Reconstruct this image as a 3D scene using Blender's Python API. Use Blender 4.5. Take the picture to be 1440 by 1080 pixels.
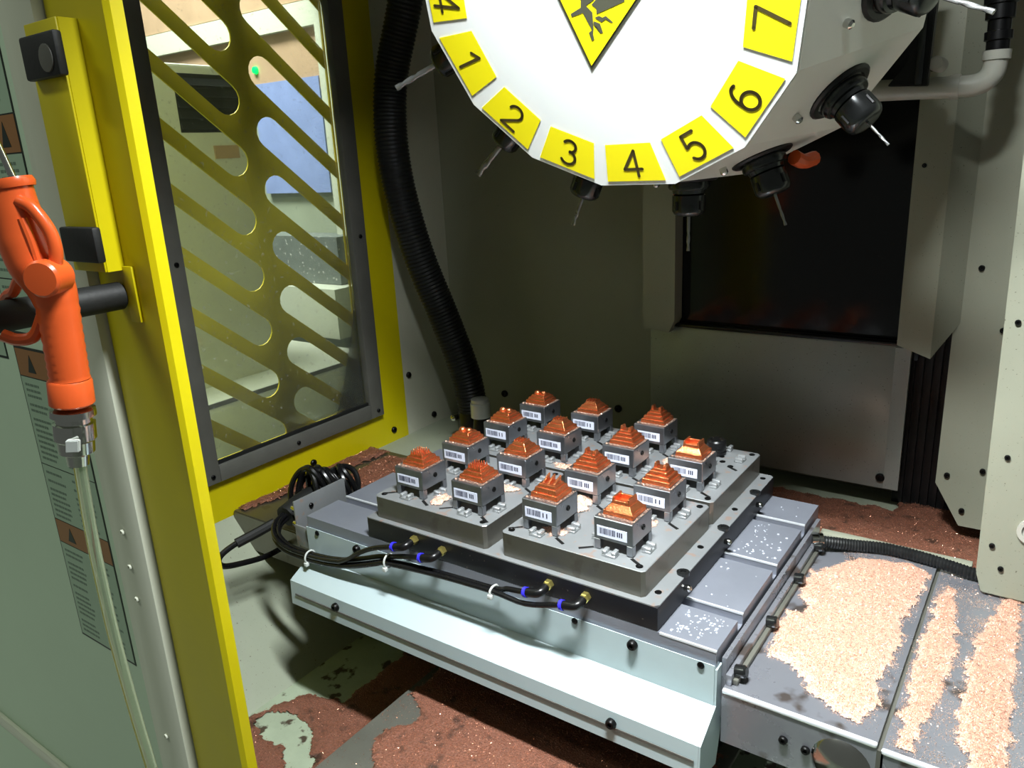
import bpy, bmesh, math, random
import numpy as np
from mathutils import Vector, Matrix

# ------------------------------------------------------------------ clear
for o in list(bpy.data.objects):
    bpy.data.objects.remove(o)
SC = bpy.context.scene
COL = SC.collection
random.seed(7)
rng = np.random.default_rng(7)

# ------------------------------------------------------------------ camera
cam_d = bpy.data.cameras.new('camera')
cam = bpy.data.objects.new('camera', cam_d)
COL.objects.link(cam)
RIGHT = Vector((0.81666, 0.57494, -0.05015))
DOWN = Vector((0.12501, -0.26106, -0.95719))
FWD = Vector((-0.56342, 0.77543, -0.28507))
mw = Matrix.Identity(4)
for i in range(3):
    mw[i][0] = RIGHT[i]; mw[i][1] = -DOWN[i]; mw[i][2] = -FWD[i]
mw[0][3], mw[1][3], mw[2][3] = 0.669, -0.704, 0.443
cam.matrix_world = mw
cam_d.sensor_width = 36.0
cam_d.lens = 36.0 * 1088.7 / 1440.0
cam_d.clip_start = 0.01
SC.camera = cam

# ------------------------------------------------------------------ world and lights
w = bpy.data.worlds.new('world'); SC.world = w; w.use_nodes = True
bg = w.node_tree.nodes['Background']
bg.inputs[0].default_value = (0.86, 0.92, 0.84, 1); bg.inputs[1].default_value = 0.11


def area(name, loc, target, size, size_y, power, color, spread=180):
    d = bpy.data.lights.new(name, 'AREA'); d.shape = 'RECTANGLE'; d.size = size; d.size_y = size_y
    d.energy = power; d.color = color; d.spread = math.radians(spread)
    o = bpy.data.objects.new(name, d); COL.objects.link(o); o.location = loc
    o.rotation_euler = (Vector(target) - Vector(loc)).to_track_quat('-Z', 'Y').to_euler()
    return o


area('machine_lamp', (0.43, -0.275, 0.92), (0.41, 0.03, 0.0), 0.30, 0.05, 16.5, (0.93, 0.98, 1.0), 118)
area('hall_lamp', (-1.3, -1.6, 2.6), (-0.8, 0.3, 0.1), 1.2, 0.3, 27, (0.92, 1.0, 0.86))
area('hall_lamp_far', (-1.9, 0.35, 2.4), (-1.8, 0.7, 0.0), 1.4, 0.6, 200, (0.97, 1.0, 0.97))

SC.view_settings.view_transform = 'Standard'
SC.view_settings.look = 'None'
SC.view_settings.gamma = 1.0
SC.view_settings.use_curve_mapping = False
SC.view_settings.exposure = 0.0


# ------------------------------------------------------------------ materials
def lin(c):
    return tuple(((x / 255) / 12.92 if x / 255 <= 0.04045 else (((x / 255) + 0.055) / 1.055) ** 2.4) for x in c)


MATS = {}


def mat(name, rgb, rough=0.5, metal=0.0, var=0.10, scale=14.0, bump=0.0, bscale=260.0, spots=None,
        coat=0.0, trans=0.0, emit=0.0, stretch=None, alpha=None, ior=1.45, rvar=0.08):
    """procedural material: base colour broken up by noise, optional specks, fine relief"""
    if name in MATS:
        return MATS[name]
    m = bpy.data.materials.new(name); m.use_nodes = True
    nt = m.node_tree; N = nt.nodes; L = nt.links
    b = N['Principled BSDF']
    tc = N.new('ShaderNodeTexCoord'); mp = N.new('ShaderNodeMapping')
    L.new(tc.outputs['Object'], mp.inputs[0])
    if stretch:
        mp.inputs['Scale'].default_value = stretch
    nz = N.new('ShaderNodeTexNoise'); nz.inputs['Scale'].default_value = scale
    nz.inputs['Detail'].default_value = 6; nz.inputs['Roughness'].default_value = 0.6
    L.new(mp.outputs[0], nz.inputs['Vector'])
    c = lin(rgb)
    cr = N.new('ShaderNodeValToRGB')
    cr.color_ramp.elements[0].position = 0.3; cr.color_ramp.elements[1].position = 0.7
    cr.color_ramp.elements[0].color = tuple(max(0, x * (1 - var)) for x in c) + (1,)
    cr.color_ramp.elements[1].color = tuple(min(1, x * (1 + var)) for x in c) + (1,)
    L.new(nz.outputs['Fac'], cr.inputs[0])
    out = cr.outputs[0]
    if spots:
        for (scol, sscale, thr, soft) in spots:
            n2 = N.new('ShaderNodeTexNoise'); n2.inputs['Scale'].default_value = sscale
            n2.inputs['Detail'].default_value = 3; L.new(tc.outputs['Object'], n2.inputs['Vector'])
            mr = N.new('ShaderNodeMapRange'); mr.inputs['From Min'].default_value = thr
            mr.inputs['From Max'].default_value = thr + soft; L.new(n2.outputs['Fac'], mr.inputs['Value'])
            mx = N.new('ShaderNodeMix'); mx.data_type = 'RGBA'
            L.new(mr.outputs[0], mx.inputs['Factor']); L.new(out, mx.inputs[6])
            mx.inputs[7].default_value = lin(scol) + (1,)
            out = mx.outputs[2]
    L.new(out, b.inputs['Base Color'])
    rr = N.new('ShaderNodeMapRange'); rr.inputs['To Min'].default_value = max(0.02, rough - rvar)
    rr.inputs['To Max'].default_value = min(1, rough + rvar)
    L.new(nz.outputs['Fac'], rr.inputs['Value']); L.new(rr.outputs[0], b.inputs['Roughness'])
    b.inputs['Metallic'].default_value = metal
    b.inputs['IOR'].default_value = ior
    b.inputs['Coat Weight'].default_value = coat
    b.inputs['Transmission Weight'].default_value = trans
    if emit:
        b.inputs['Emission Color'].default_value = c + (1,)
        b.inputs['Emission Strength'].default_value = emit
    if alpha is not None:
        b.inputs['Alpha'].default_value = alpha
    if bump:
        n3 = N.new('ShaderNodeTexNoise'); n3.inputs['Scale'].default_value = bscale
        n3.inputs['Detail'].default_value = 4; L.new(mp.outputs[0], n3.inputs['Vector'])
        bp = N.new('ShaderNodeBump'); bp.inputs['Strength'].default_value = bump
        bp.inputs['Distance'].default_value = 0.002
        L.new(n3.outputs['Fac'], bp.inputs['Height']); L.new(bp.outputs[0], b.inputs['Normal'])
    MATS[name] = m
    return m


SPECK = [((60, 58, 48), 120, 0.66, 0.05)]
M_white = mat('cream_paint', (186, 187, 168), 0.45, var=0.05, scale=5, spots=[((110, 106, 90), 420, 0.70, 0.05)])
M_whitedark = mat('wall_paint', (150, 151, 132), 0.5, var=0.06, scale=4, spots=[((95, 92, 78), 420, 0.71, 0.05)])
M_sheet = mat('lower_sheet_paint', (158, 165, 144), 0.55, var=0.08, scale=6, spots=[((110, 106, 88), 300, 0.68, 0.05)])
M_door = mat('door_paint', (196, 218, 192), 0.5, var=0.04, scale=3)
M_mold = mat('moulding_paint', (205, 208, 190), 0.4, var=0.04, scale=3)
M_yel = mat('yellow_paint', (200, 186, 4), 0.42, var=0.06, scale=6)
M_yelguard = mat('yellow_guard_paint', (225, 200, 10), 0.5, var=0.08, scale=6)
M_frame = mat('frame_grey', (92, 92, 86), 0.5, var=0.10, scale=20, bump=0.1)
M_rubber = mat('black_rubber', (24, 25, 24), 0.55, var=0.15, scale=30, bump=0.1)
M_blackp = mat('black_panel', (9, 9, 10), 0.12, var=0.2, scale=6, spots=[((40, 40, 40), 300, 0.72, 0.03)])
M_silver = mat('silver_cover', (150, 156, 150), 0.36, metal=0.3, var=0.10, scale=5, bump=0.10, bscale=120, spots=[((70, 70, 66), 380, 0.68, 0.05)])
M_dark = mat('dark_metal', (38, 38, 38), 0.4, metal=0.6, var=0.2, scale=20)
M_black = mat('black_plastic', (14, 14, 15), 0.3, var=0.2, scale=30)
M_steel = mat('ground_steel', (176, 178, 178), 0.30, metal=0.9, var=0.07, scale=10, bump=0.06, bscale=90)
M_steelw = mat('way_cover_steel', (146, 148, 155), 0.28, metal=0.6, var=0.08, scale=8, bump=0.05, bscale=60, spots=[((96, 88, 84), 24, 0.60, 0.08)])
M_edge = mat('edge_glint', (228, 232, 236), 0.3, metal=0.4, var=0.03)  # near-white steel for edges, the lamp's glint painted as colour
M_clamp = mat('clamp_steel', (172, 175, 176), 0.3, metal=0.6, var=0.1, scale=60)
M_panel = mat('side_panel_paint', (146, 148, 130), 0.45, var=0.05, scale=5, spots=[((95, 92, 76), 420, 0.68, 0.05)])
M_can = mat('brushed_silver', (205, 206, 200), 0.32, metal=0.5, var=0.08, scale=30)
M_platetop = mat('plate_steel_lit', (136, 139, 140), 0.36, metal=0.4, var=0.08, scale=16, bump=0.05, spots=[((150, 132, 122), 60, 0.60, 0.08)])  # lighter twin of the plate steel, light from above put into its colour
M_coverdark = mat('dusty_cover', (92, 92, 84), 0.5, metal=0.2, var=0.15, scale=14, bump=0.1)
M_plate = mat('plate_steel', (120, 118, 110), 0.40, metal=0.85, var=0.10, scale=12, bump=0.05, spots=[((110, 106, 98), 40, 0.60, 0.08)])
M_block = mat('holder_steel', (142, 145, 150), 0.30, metal=0.92, var=0.14, scale=40, bump=0.08, bscale=300)
M_table = mat('table_steel', (136, 140, 150), 0.36, metal=0.45, var=0.08, scale=12, bump=0.05)
M_base = mat('base_black', (13, 13, 18), 0.45, metal=0.0, var=0.25, scale=14, spots=[((90, 80, 72), 220, 0.70, 0.03)])
M_apron = mat('apron_white', (172, 188, 190), 0.30, var=0.04, scale=5)
M_copper = mat('copper', (238, 142, 92), 0.24, metal=0.92, var=0.14, scale=120, bump=0.35, bscale=700)
M_chip = mat('copper_chips', (232, 190, 170), 0.45, metal=0.2, var=0.22, scale=420, bump=1.0, bscale=620)
M_chipshade = mat('shaded_copper_chips', (128, 84, 66), 0.5, metal=0.2, var=0.4, scale=330, bump=1.0, bscale=520, spots=[((70, 48, 38), 40, 0.58, 0.10)])  # same copper chips darkened, shade put into the colour
M_flake = mat('copper_flake', (246, 206, 184), 0.28, metal=0.6, var=0.2, scale=300)
M_flakeshade = mat('shaded_copper_flake', (224, 164, 134), 0.26, metal=0.75, var=0.3, scale=300)  # flakes for the shaded beds, kept lighter to paint in sparkle
M_turret = mat('turret_face_white', (236, 240, 238), 0.38, var=0.02, scale=4)
M_turretb = mat('turret_body_paint', (228, 229, 218), 0.30, var=0.04, scale=6)
M_sticker = mat('sticker_yellow', (248, 234, 22), 0.4, var=0.02, scale=8)
M_ink = mat('ink_brown', (66, 56, 24), 0.5, var=0.1)
M_inkgrey = mat('ink_grey', (74, 75, 62), 0.5, var=0.1)
M_label = mat('label_white', (206, 210, 226), 0.45, var=0.05, scale=60)
M_bar = mat('barcode_ink', (46, 50, 70), 0.5)
M_orange = mat('orange_plastic', (214, 88, 38), 0.30, var=0.06, scale=20, coat=0.2)
M_chrome = mat('chrome', (205, 205, 200), 0.15, metal=1.0, var=0.06)
M_tool = mat('tool_dark_steel', (66, 68, 68), 0.24, metal=0.85, var=0.15, scale=40)
M_cut = mat('carbide', (150, 152, 152), 0.25, metal=0.7, var=0.15, scale=60)
M_blue = mat('blue_plastic', (52, 48, 214), 0.35)
M_brass = mat('brass', (205, 190, 110), 0.3, metal=0.9)
M_tie = mat('tie_white', (200, 205, 200), 0.5)
M_hose = mat('hose_black', (30, 31, 31), 0.36, var=0.2, scale=60)
M_pvc = mat('pipe_grey', (176, 176, 164), 0.32, var=0.10, scale=20)
M_green = mat('green_lamp', (0, 255, 90), 0.4, emit=3.0)
M_floor = mat('pan_paint', (160, 172, 148), 0.55, var=0.12, scale=18, bump=0.2, spots=[((70, 60, 48), 40, 0.58, 0.06)])
M_drop = mat('water', (205, 210, 220), 0.05, trans=0.35, ior=1.33, var=0, rvar=0)  # drops whitened, their sparkle put into the base colour
M_tube = mat('clear_tube', (232, 240, 214), 0.10, trans=0.92, ior=1.2, var=0.04)
M_glass = None
M_screw = mat('screw_black', (26, 26, 26), 0.35, metal=0.7)
M_stickw = mat('sticker_paper', (160, 184, 160), 0.5, var=0.03)
M_stickb = mat('sticker_brown', (150, 104, 62), 0.5, var=0.05)
M_blind = mat('grille_dark', (40, 42, 40), 0.5)
M_bluepan = mat('blue_panel', (140, 156, 206), 0.4)
M_brownpan = mat('brown_panel', (186, 156, 128), 0.4)
M_slate = mat('grey_slate', (110, 116, 112), 0.5, spots=[((200, 200, 195), 60, 0.62, 0.05)])
M_cable = mat('cable_black', (16, 16, 17), 0.28)


def glass_mat():
    m = bpy.data.materials.new('window_pane_glass'); m.use_nodes = True
    nt = m.node_tree; N = nt.nodes; L = nt.links
    for n in list(N):
        N.remove(n)
    out = N.new('ShaderNodeOutputMaterial'); tr = N.new('ShaderNodeBsdfTransparent'); gl = N.new('ShaderNodeBsdfGlossy')
    tr.inputs[0].default_value = (0.86, 0.90, 0.86, 1); gl.inputs['Roughness'].default_value = 0.05
    fr = N.new('ShaderNodeFresnel'); fr.inputs[0].default_value = 1.45
    mx = N.new('ShaderNodeMixShader'); L.new(fr.outputs[0], mx.inputs[0]); L.new(tr.outputs[0], mx.inputs[1]); L.new(gl.outputs[0], mx.inputs[2])
    df = N.new('ShaderNodeBsdfDiffuse'); df.inputs[0].default_value = (0.75, 0.8, 0.74, 1)
    tc = N.new('ShaderNodeTexCoord'); nz = N.new('ShaderNodeTexNoise'); nz.inputs['Scale'].default_value = 130
    nz.inputs['Detail'].default_value = 2; L.new(tc.outputs['Object'], nz.inputs['Vector'])
    mr = N.new('ShaderNodeMapRange'); mr.inputs['From Min'].default_value = 0.66; mr.inputs['From Max'].default_value = 0.72
    mr.inputs['To Min'].default_value = 0.04; mr.inputs['To Max'].default_value = 0.22
    L.new(nz.outputs['Fac'], mr.inputs['Value'])
    m2 = N.new('ShaderNodeMixShader'); L.new(mr.outputs[0], m2.inputs[0]); L.new(mx.outputs[0], m2.inputs[1]); L.new(df.outputs[0], m2.inputs[2])
    L.new(m2.outputs[0], out.inputs[0])
    return m


M_glass = glass_mat()


# ------------------------------------------------------------------ geometry helpers
def V(*a):
    return Vector(a)


def bm_box(bm, x0, x1, y0, y1, z0, z1):
    vs = [bm.verts.new(p) for p in ((x0, y0, z0), (x1, y0, z0), (x1, y1, z0), (x0, y1, z0),
                                    (x0, y0, z1), (x1, y0, z1), (x1, y1, z1), (x0, y1, z1))]
    for f in ((0, 3, 2, 1), (4, 5, 6, 7), (0, 1, 5, 4), (1, 2, 6, 5), (2, 3, 7, 6), (3, 0, 4, 7)):
        bm.faces.new([vs[i] for i in f])
    return vs


def box(x0, x1, y0, y1, z0, z1, bev=0.0, seg=2):
    bm = bmesh.new(); bm_box(bm, x0, x1, y0, y1, z0, z1)
    if bev:
        bmesh.ops.bevel(bm, geom=bm.edges[:], offset=bev, segments=seg, affect='EDGES', profile=0.5)
    return bm


def frustum(bm, x0, x1, y0, y1, z0, z1, ins):
    lo = [(x0, y0, z0), (x1, y0, z0), (x1, y1, z0), (x0, y1, z0)]
    hi = [(x0 + ins, y0 + ins, z1), (x1 - ins, y0 + ins, z1), (x1 - ins, y1 - ins, z1), (x0 + ins, y1 - ins, z1)]
    vs = [bm.verts.new(p) for p in lo + hi]
    for f in ((0, 3, 2, 1), (4, 5, 6, 7), (0, 1, 5, 4), (1, 2, 6, 5), (2, 3, 7, 6), (3, 0, 4, 7)):
        bm.faces.new([vs[i] for i in f])


def bm_prism(bm, loop, vec):
    """closed prism from a planar loop of 3D points, extruded by vec"""
    vec = Vector(vec)
    a = [bm.verts.new(Vector(p)) for p in loop]; b = [bm.verts.new(Vector(p) + vec) for p in loop]
    n = len(loop)
    bm.faces.new(a); bm.faces.new(b[::-1])
    for i in range(n):
        bm.faces.new((a[i], b[i], b[(i + 1) % n], a[(i + 1) % n]))
    bmesh.ops.recalc_face_normals(bm, faces=bm.faces[:])


def prism(loop, vec, bev=0.0):
    bm = bmesh.new(); bm_prism(bm, loop, vec)
    if bev:
        bmesh.ops.bevel(bm, geom=bm.edges[:], offset=bev, segments=2, affect='EDGES')
    return bm


def frame_of(d):
    d = Vector(d).normalized()
    up = Vector((0, 0, 1)) if abs(d.z) < 0.95 else Vector((1, 0, 0))
    a = d.cross(up).normalized(); b = d.cross(a).normalized()
    return d, a, b


def bm_lathe(bm, origin, axis, prof, n=24):
    """prof = [(distance along axis, radius)...]"""
    origin = Vector(origin); d, a, b = frame_of(axis)
    rings = []
    for (t, r) in prof:
        c = origin + d * t
        if r < 1e-6:
            rings.append([bm.verts.new(c)])
        else:
            rings.append([bm.verts.new(c + (a * math.cos(2 * math.pi * k / n) + b * math.sin(2 * math.pi * k / n)) * r) for k in range(n)])
    for r0, r1 in zip(rings, rings[1:]):
        for k in range(n):
            k2 = (k + 1) % n
            if len(r0) == 1 and len(r1) == 1:
                continue
            if len(r0) == 1:
                bm.faces.new((r0[0], r1[k2], r1[k]))
            elif len(r1) == 1:
                bm.faces.new((r0[k], r0[k2], r1[0]))
            else:
                bm.faces.new((r0[k], r0[k2], r1[k2], r1[k]))
    if len(rings[0]) > 1:
        bm.faces.new(rings[0][::-1])
    if len(rings[-1]) > 1:
        bm.faces.new(rings[-1])
    bmesh.ops.recalc_face_normals(bm, faces=bm.faces[:])


def lathe(origin, axis, prof, n=24):
    bm = bmesh.new(); bm_lathe(bm, origin, axis, prof, n); return bm


def catmull(P, per=10):
    P = [Vector(p) for p in P]
    if len(P) < 3:
        return P
    Q = [P[0] * 2 - P[1]] + P + [P[-1] * 2 - P[-2]]
    out = []
    for i in range(1, len(Q) - 2):
        for k in range(per):
            t = k / per
            p0, p1, p2, p3 = Q[i - 1], Q[i], Q[i + 1], Q[i + 2]
            out.append(0.5 * ((2 * p1) + (p2 - p0) * t + (2 * p0 - 5 * p1 + 4 * p2 - p3) * t * t + (3 * p1 - p0 - 3 * p2 + p3) * t ** 3))
    out.append(P[-1])
    return out


def resample(P, step):
    out = [P[0]]; acc = 0.0
    for a, b in zip(P, P[1:]):
        L = (b - a).length; pos = 0.0
        while acc + (L - pos) >= step:
            pos += step - acc; acc = 0.0
            out.append(a.lerp(b, pos / L))
        acc += L - pos
    if (out[-1] - P[-1]).length > step * 0.2:
        out.append(P[-1])
    return out


def bm_tube(bm, pts, rad, n=12, caps=True):
    """rad: number or list"""
    if not isinstance(rad, (list, tuple)):
        rad = [rad] * len(pts)
    rings = []; ref = None
    for i, p in enumerate(pts):
        d = (pts[min(i + 1, len(pts) - 1)] - pts[max(i - 1, 0)]).normalized()
        if ref is None:
            _, ref, _ = frame_of(d)
        a = (ref - d * ref.dot(d)).normalized(); ref = a; b = d.cross(a)
        rings.append([bm.verts.new(p + (a * math.cos(2 * math.pi * k / n) + b * math.sin(2 * math.pi * k / n)) * rad[i]) for k in range(n)])
    for r0, r1 in zip(rings, rings[1:]):
        for k in range(n):
            bm.faces.new((r0[k], r0[(k + 1) % n], r1[(k + 1) % n], r1[k]))
    if caps:
        bm.faces.new(rings[0][::-1]); bm.faces.new(rings[-1])


def tube(ctrl, r, n=12, per=10):
    bm = bmesh.new(); bm_tube(bm, catmull(ctrl, per), r, n); return bm


def ribbed(ctrl, r, pitch, depth, n=20):
    P = resample(catmull(ctrl, 24), pitch / 2)
    bm = bmesh.new(); bm_tube(bm, P, [r if i % 2 else r - depth for i in range(len(P))], n); return bm


def smooth(me, ang=35):
    for p in me.polygons:
        p.use_smooth = True
    try:
        me.set_sharp_from_angle(angle=math.radians(ang))
    except Exception:
        pass


def to_mesh(name, bm, m, smooth_ang=35):
    me = bpy.data.meshes.new(name); bm.to_mesh(me); bm.free()
    if m:
        me.materials.append(m)
    if smooth_ang:
        smooth(me, smooth_ang)
    return me


def wloc(o):
    l = Vector((0, 0, 0))
    while o is not None:
        l += o.location; o = o.parent
    return l


def tag(o, label=None, cat=None, group=None, kind=None):
    if label: o['label'] = label
    if cat: o['category'] = cat
    if group: o['group'] = group
    if kind: o['kind'] = kind
    return o


def obj(name, bm, m, parent=None, smooth_ang=35, label=None):
    """bm in world coordinates -> one mesh object; children are stored relative to the parent,
    top-level meshes get their origin at the middle of their base"""
    me = to_mesh(name, bm, m, smooth_ang)
    o = bpy.data.objects.new(name, me); COL.objects.link(o)
    if parent is not None:
        o.parent = parent; off = wloc(parent)
    else:
        co = np.empty(len(me.vertices) * 3); me.vertices.foreach_get('co', co); co = co.reshape(-1, 3)
        lo = co.min(0); hi = co.max(0)
        off = Vector(((lo[0] + hi[0]) / 2, (lo[1] + hi[1]) / 2, lo[2])); o.location = off
    me.transform(Matrix.Translation(-off))
    if label: o['label'] = label
    return o


def shared(name, me, parent, loc=(0, 0, 0), rot=None):
    o = bpy.data.objects.new(name, me); COL.objects.link(o); o.parent = parent; o.location = loc
    if rot is not None:
        o.rotation_euler = rot
    return o


def thing(name, label, cat, loc=(0, 0, 0), group=None):
    o = bpy.data.objects.new(name, None); COL.objects.link(o); o.location = loc
    o.empty_display_size = 0.02
    return tag(o, label, cat, group)


def struct(o):
    o['kind'] = 'structure'; return o


def screw_bm(p, axis, r=0.006, h=0.004):
    bm = bmesh.new()
    bm_lathe(bm, p, axis, [(0, r), (h * 0.7, r), (h, r * 0.8), (h, r * 0.45), (h * 0.4, r * 0.4)], 14)
    return bm


# ================================================================== ROOM SHELL
XW = -0.5; YB = 0.676; ZL = -0.157          # left wall plane, rear wall plane, ledge height

floor = struct(obj('floor', box(-0.31, 1.05, -0.275, 0.42, -0.40, -0.385), M_floor))
ledge = obj('rear_ledge', box(XW, 1.05, 0.385, YB, -0.30, ZL), M_sheet, floor)
ground = tag(struct(obj('floor_shop', box(-4.5, 2.5, -2.5, 3.0, -1.02, -1.0), mat('shop_floor', (120, 128, 116), 0.5))))

# left wall: yellow sheet with a window opening, grey sheet behind it, sloping sheet below
WY0, WY1, WZ0, WZ1 = 0.0, 0.385, -0.058, 0.80
bm = bmesh.new()
t = 0.012
bm_box(bm, XW - t, XW, -0.275, WY0, ZL, 1.15)
bm_box(bm, XW - t, XW, WY1, 0.496, ZL, 1.15)
bm_box(bm, XW - t, XW, WY0, WY1, ZL, WZ0)
bm_box(bm, XW - t, XW, WY0, WY1, WZ1, 1.15)
wall_left = struct(obj('wall_left', bm, M_yel))
obj('grey_sheet', box(XW - t, XW, 0.496, YB + 0.01, ZL, 1.15), M_white, wall_left)
obj('lower_sheet', prism([(XW, -0.275, ZL), (-0.292, -0.275, -0.386), (-0.297, -0.275, -0.392), (XW - 0.01, -0.275, ZL)], (0, 0.66, 0)), M_sheet, wall_left)
for (y, z) in ((0.512, -0.02), (0.512, 0.42), (0.585, -0.135), (0.45, -0.13), (0.22, -0.125)):
    obj('screw', screw_bm((XW, y, z), (1, 0, 0), 0.007, 0.005), M_screw, wall_left)

# window: frame, pane, slotted guard
win = bpy.data.objects.new('window_1', None); COL.objects.link(win); win.location = (XW, (WY0 + WY1) / 2, WZ0)
struct(win)


def frame_bar(loop, vec):
    return prism(loop, vec, 0.002)


FO = (-0.022, 0.412, -0.08, 0.83); FI = (0.008, 0.375, -0.05, 0.79)
fx = 0.016
for (a, b, c, d) in ((FO[0], FI[0], FO[2], FO[3]), (FI[1], FO[1], FO[2], FO[3])):
    obj('frame_stile', box(XW, XW + fx, a, b, c, d, 0.002), M_frame, win)
for (c, d) in ((FO[2], FI[2]), (FI[3], FO[3])):
    obj('frame_rail', box(XW, XW + fx, FI[0], FI[1], c, d, 0.002), M_frame, win)
obj('gasket', prism([(XW + fx * 0.6, FI[0] + 0.0, FI[2]), (XW + fx * 0.6, FI[1], FI[2]), (XW + fx * 0.6, FI[1], FI[2] + 0.006), (XW + fx * 0.6, FI[0], FI[2] + 0.006)], (-0.006, 0, 0)), M_rubber, win)
for (y, z) in ((-0.007, -0.066), (0.18, -0.066), (0.395, -0.066), (0.395, 0.3), (-0.007, 0.3)):
    obj('screw', screw_bm((XW + fx, y, z), (1, 0, 0), 0.004, 0.003), M_screw, win)
obj('pane', box(XW - 0.004, XW - 0.001, WY0, WY1, WZ0, WZ1), M_glass, win)


def slot_loop(p, d, half, length):
    """round-ended slot starting at p (centre of the round end) running along d; 2D"""
    d = Vector(d).normalized(); nrm = Vector((-d.y, d.x)); p = Vector(p); out = []
    for k in range(9):
        a = math.pi / 2 + math.pi * k / 8
        out.append(p + d * (math.cos(a) * half) + nrm * (math.sin(a) * half))
    e = p + d * length
    out.append(e - nrm * half); out.append(e + nrm * half)
    return out


def clip_poly(poly, y0, y1, z0, z1):
    def cl(P, f, inter):
        out = []
        for i in range(len(P)):
            a, b = P[i], P[(i + 1) % len(P)]
            if f(a):
                out.append(a)
                if not f(b): out.append(inter(a, b))
            elif f(b):
                out.append(inter(a, b))
        return out

    def at(ax, v):
        return lambda a, b: a.lerp(b, (v - a[ax]) / (b[ax] - a[ax]))
    for f, i in ((lambda q: q.x >= y0, at(0, y0)), (lambda q: q.x <= y1, at(0, y1)), (lambda q: q.y >= z0, at(1, z0)), (lambda q: q.y <= z1, at(1, z1))):
        if not poly: return poly
        poly = cl(poly, f, i)
    return poly


def flat_with_holes(outer, holes, thick):
    cu = bpy.data.curves.new('tmp', 'CURVE'); cu.dimensions = '2D'; cu.fill_mode = 'BOTH'; cu.extrude = thick / 2
    for L in [outer] + holes:
        s = cu.splines.new('POLY'); s.points.add(len(L) - 1); s.use_cyclic_u = True
        for k, q in enumerate(L):
            s.points[k].co = (q[0], q[1], 0, 1)
    o = bpy.data.objects.new('tmp', cu); COL.objects.link(o)
    dg = bpy.context.evaluated_depsgraph_get()
    me = bpy.data.meshes.new_from_object(o.evaluated_get(dg))
    bpy.data.objects.remove(o); bpy.data.curves.remove(cu)
    bm = bmesh.new(); bm.from_mesh(me); bpy.data.meshes.remove(me)
    return bm


GX = -0.516
holes = []
gd = Vector((0.775, -0.632))
lim = (0.004, 0.381, -0.052, 0.795)
for k in range(-3, 10):
    e = Vector((0.153, 0.655 - 0.1 * k))
    h = clip_poly(slot_loop(e, -gd, 0.0262, 0.6), *lim)
    if h and len(h) > 2: holes.append(h)
    e = Vector((0.232, 0.600 - 0.1 * (k - 1)))
    h = clip_poly(slot_loop(e, gd, 0.0268, 0.6), *lim)
    if h and len(h) > 2 and e.y > -0.02: holes.append(h)
bm = flat_with_holes([Vector(q) for q in ((0.0, -0.057), (0.385, -0.057), (0.385, 0.80), (0.0, 0.80))], holes, 0.003)
bmesh.ops.transform(bm, matrix=Matrix(((0, 0, 1, GX), (1, 0, 0, 0), (0, 1, 0, 0), (0, 0, 0, 1))), verts=bm.verts[:])
obj('slotted_guard', bm, M_yelguard, win)

# rear wall
wall_back = struct(obj('wall_back', box(XW - 0.01, 1.05, YB, YB + 0.012, -0.30, 1.15), M_whitedark))
for (x, z) in ((-0.355, -0.09), (-0.06, -0.082), (0.03, 0.2)):
    obj('screw', screw_bm((x, YB, z), (0, -1, 0), 0.008, 0.006), M_screw, wall_back)
ceiling = struct(obj('ceiling', box(XW, 1.05, -0.28, YB, 1.15, 1.162), M_whitedark))

# ================================================================== COLUMN AND REAR COVERS
o = tag(obj('column_panel', box(0.06, 0.50, 0.611, 0.626, 0.10, 1.14), M_blackp), 'glossy black column panel behind the tool turret', 'panel')
bm = box(0.052, 0.492, 0.594, 0.609, -0.118, 0.125, 0.002)
cov = thing('column_cover', 'dented silver metal cover below the glossy black panel', 'cover', (0.27, 0.6, -0.118))
obj('cover_sheet', bm, M_silver, cov)
obj('top_edge', box(0.10, 0.485, 0.590, 0.609, 0.1255, 0.131, 0.001), M_black, cov)
obj('side_flange', box(0.470, 0.4925, 0.5925, 0.594, -0.116, 0.123), M_silver, cov)
obj('screw', screw_bm((0.465, 0.594, -0.098), (0, -1, 0), 0.007, 0.005), M_screw, cov)

o = tag(obj('column_side_strip', prism([(0.046, 0.575, 1.12), (0.046, 0.575, 0.122), (0.097, 0.575, 0.117), (0.108, 0.575, 0.140), (0.108, 0.575, 1.12)], (0, 0.033, 0)), M_panel),
        'narrow cream vertical side strip left of the black panel', 'panel')
blk = thing('column_side_cover', 'cream folded side cover right of the black panel', 'panel', (0.51, 0.5, 0.13))
bm = bmesh.new()
loop_b = [(0.487, 0.490, 0.152), (0.531, 0.490, 0.136), (0.560, 0.520, 0.184), (0.560, 0.612, 0.184), (0.487, 0.612, 0.152)]
lo = [bm.verts.new(p) for p in loop_b]; hi = [bm.verts.new((p[0], p[1], 1.12)) for p in loop_b]
bm.faces.new(lo[::-1]); bm.faces.new(hi)
for i in range(5):
    bm.faces.new((lo[i], lo[(i + 1) % 5], hi[(i + 1) % 5], hi[i]))
obj('cover_sheet', bm, M_panel, blk)
for (x, z) in ((0.498, 0.52), (0.50, 0.40)):
    obj('rivet', screw_bm((x, 0.490, z), (0, -1, 0), 0.003, 0.002), M_screw, blk)

bel = thing('way_bellows', 'dark ribbed vertical guide strip between silver cover and cream panel', 'bellows', (0.52, 0.63, ZL))
obj('backing', box(0.478, 0.60, 0.640, 0.652, ZL, 0.30), M_dark, bel)
for k in range(7):
    x = 0.490 + k * 0.0125
    obj('rib', box(x, x + 0.005, 0.628, 0.640, ZL, 0.28), M_dark, bel)

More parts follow.
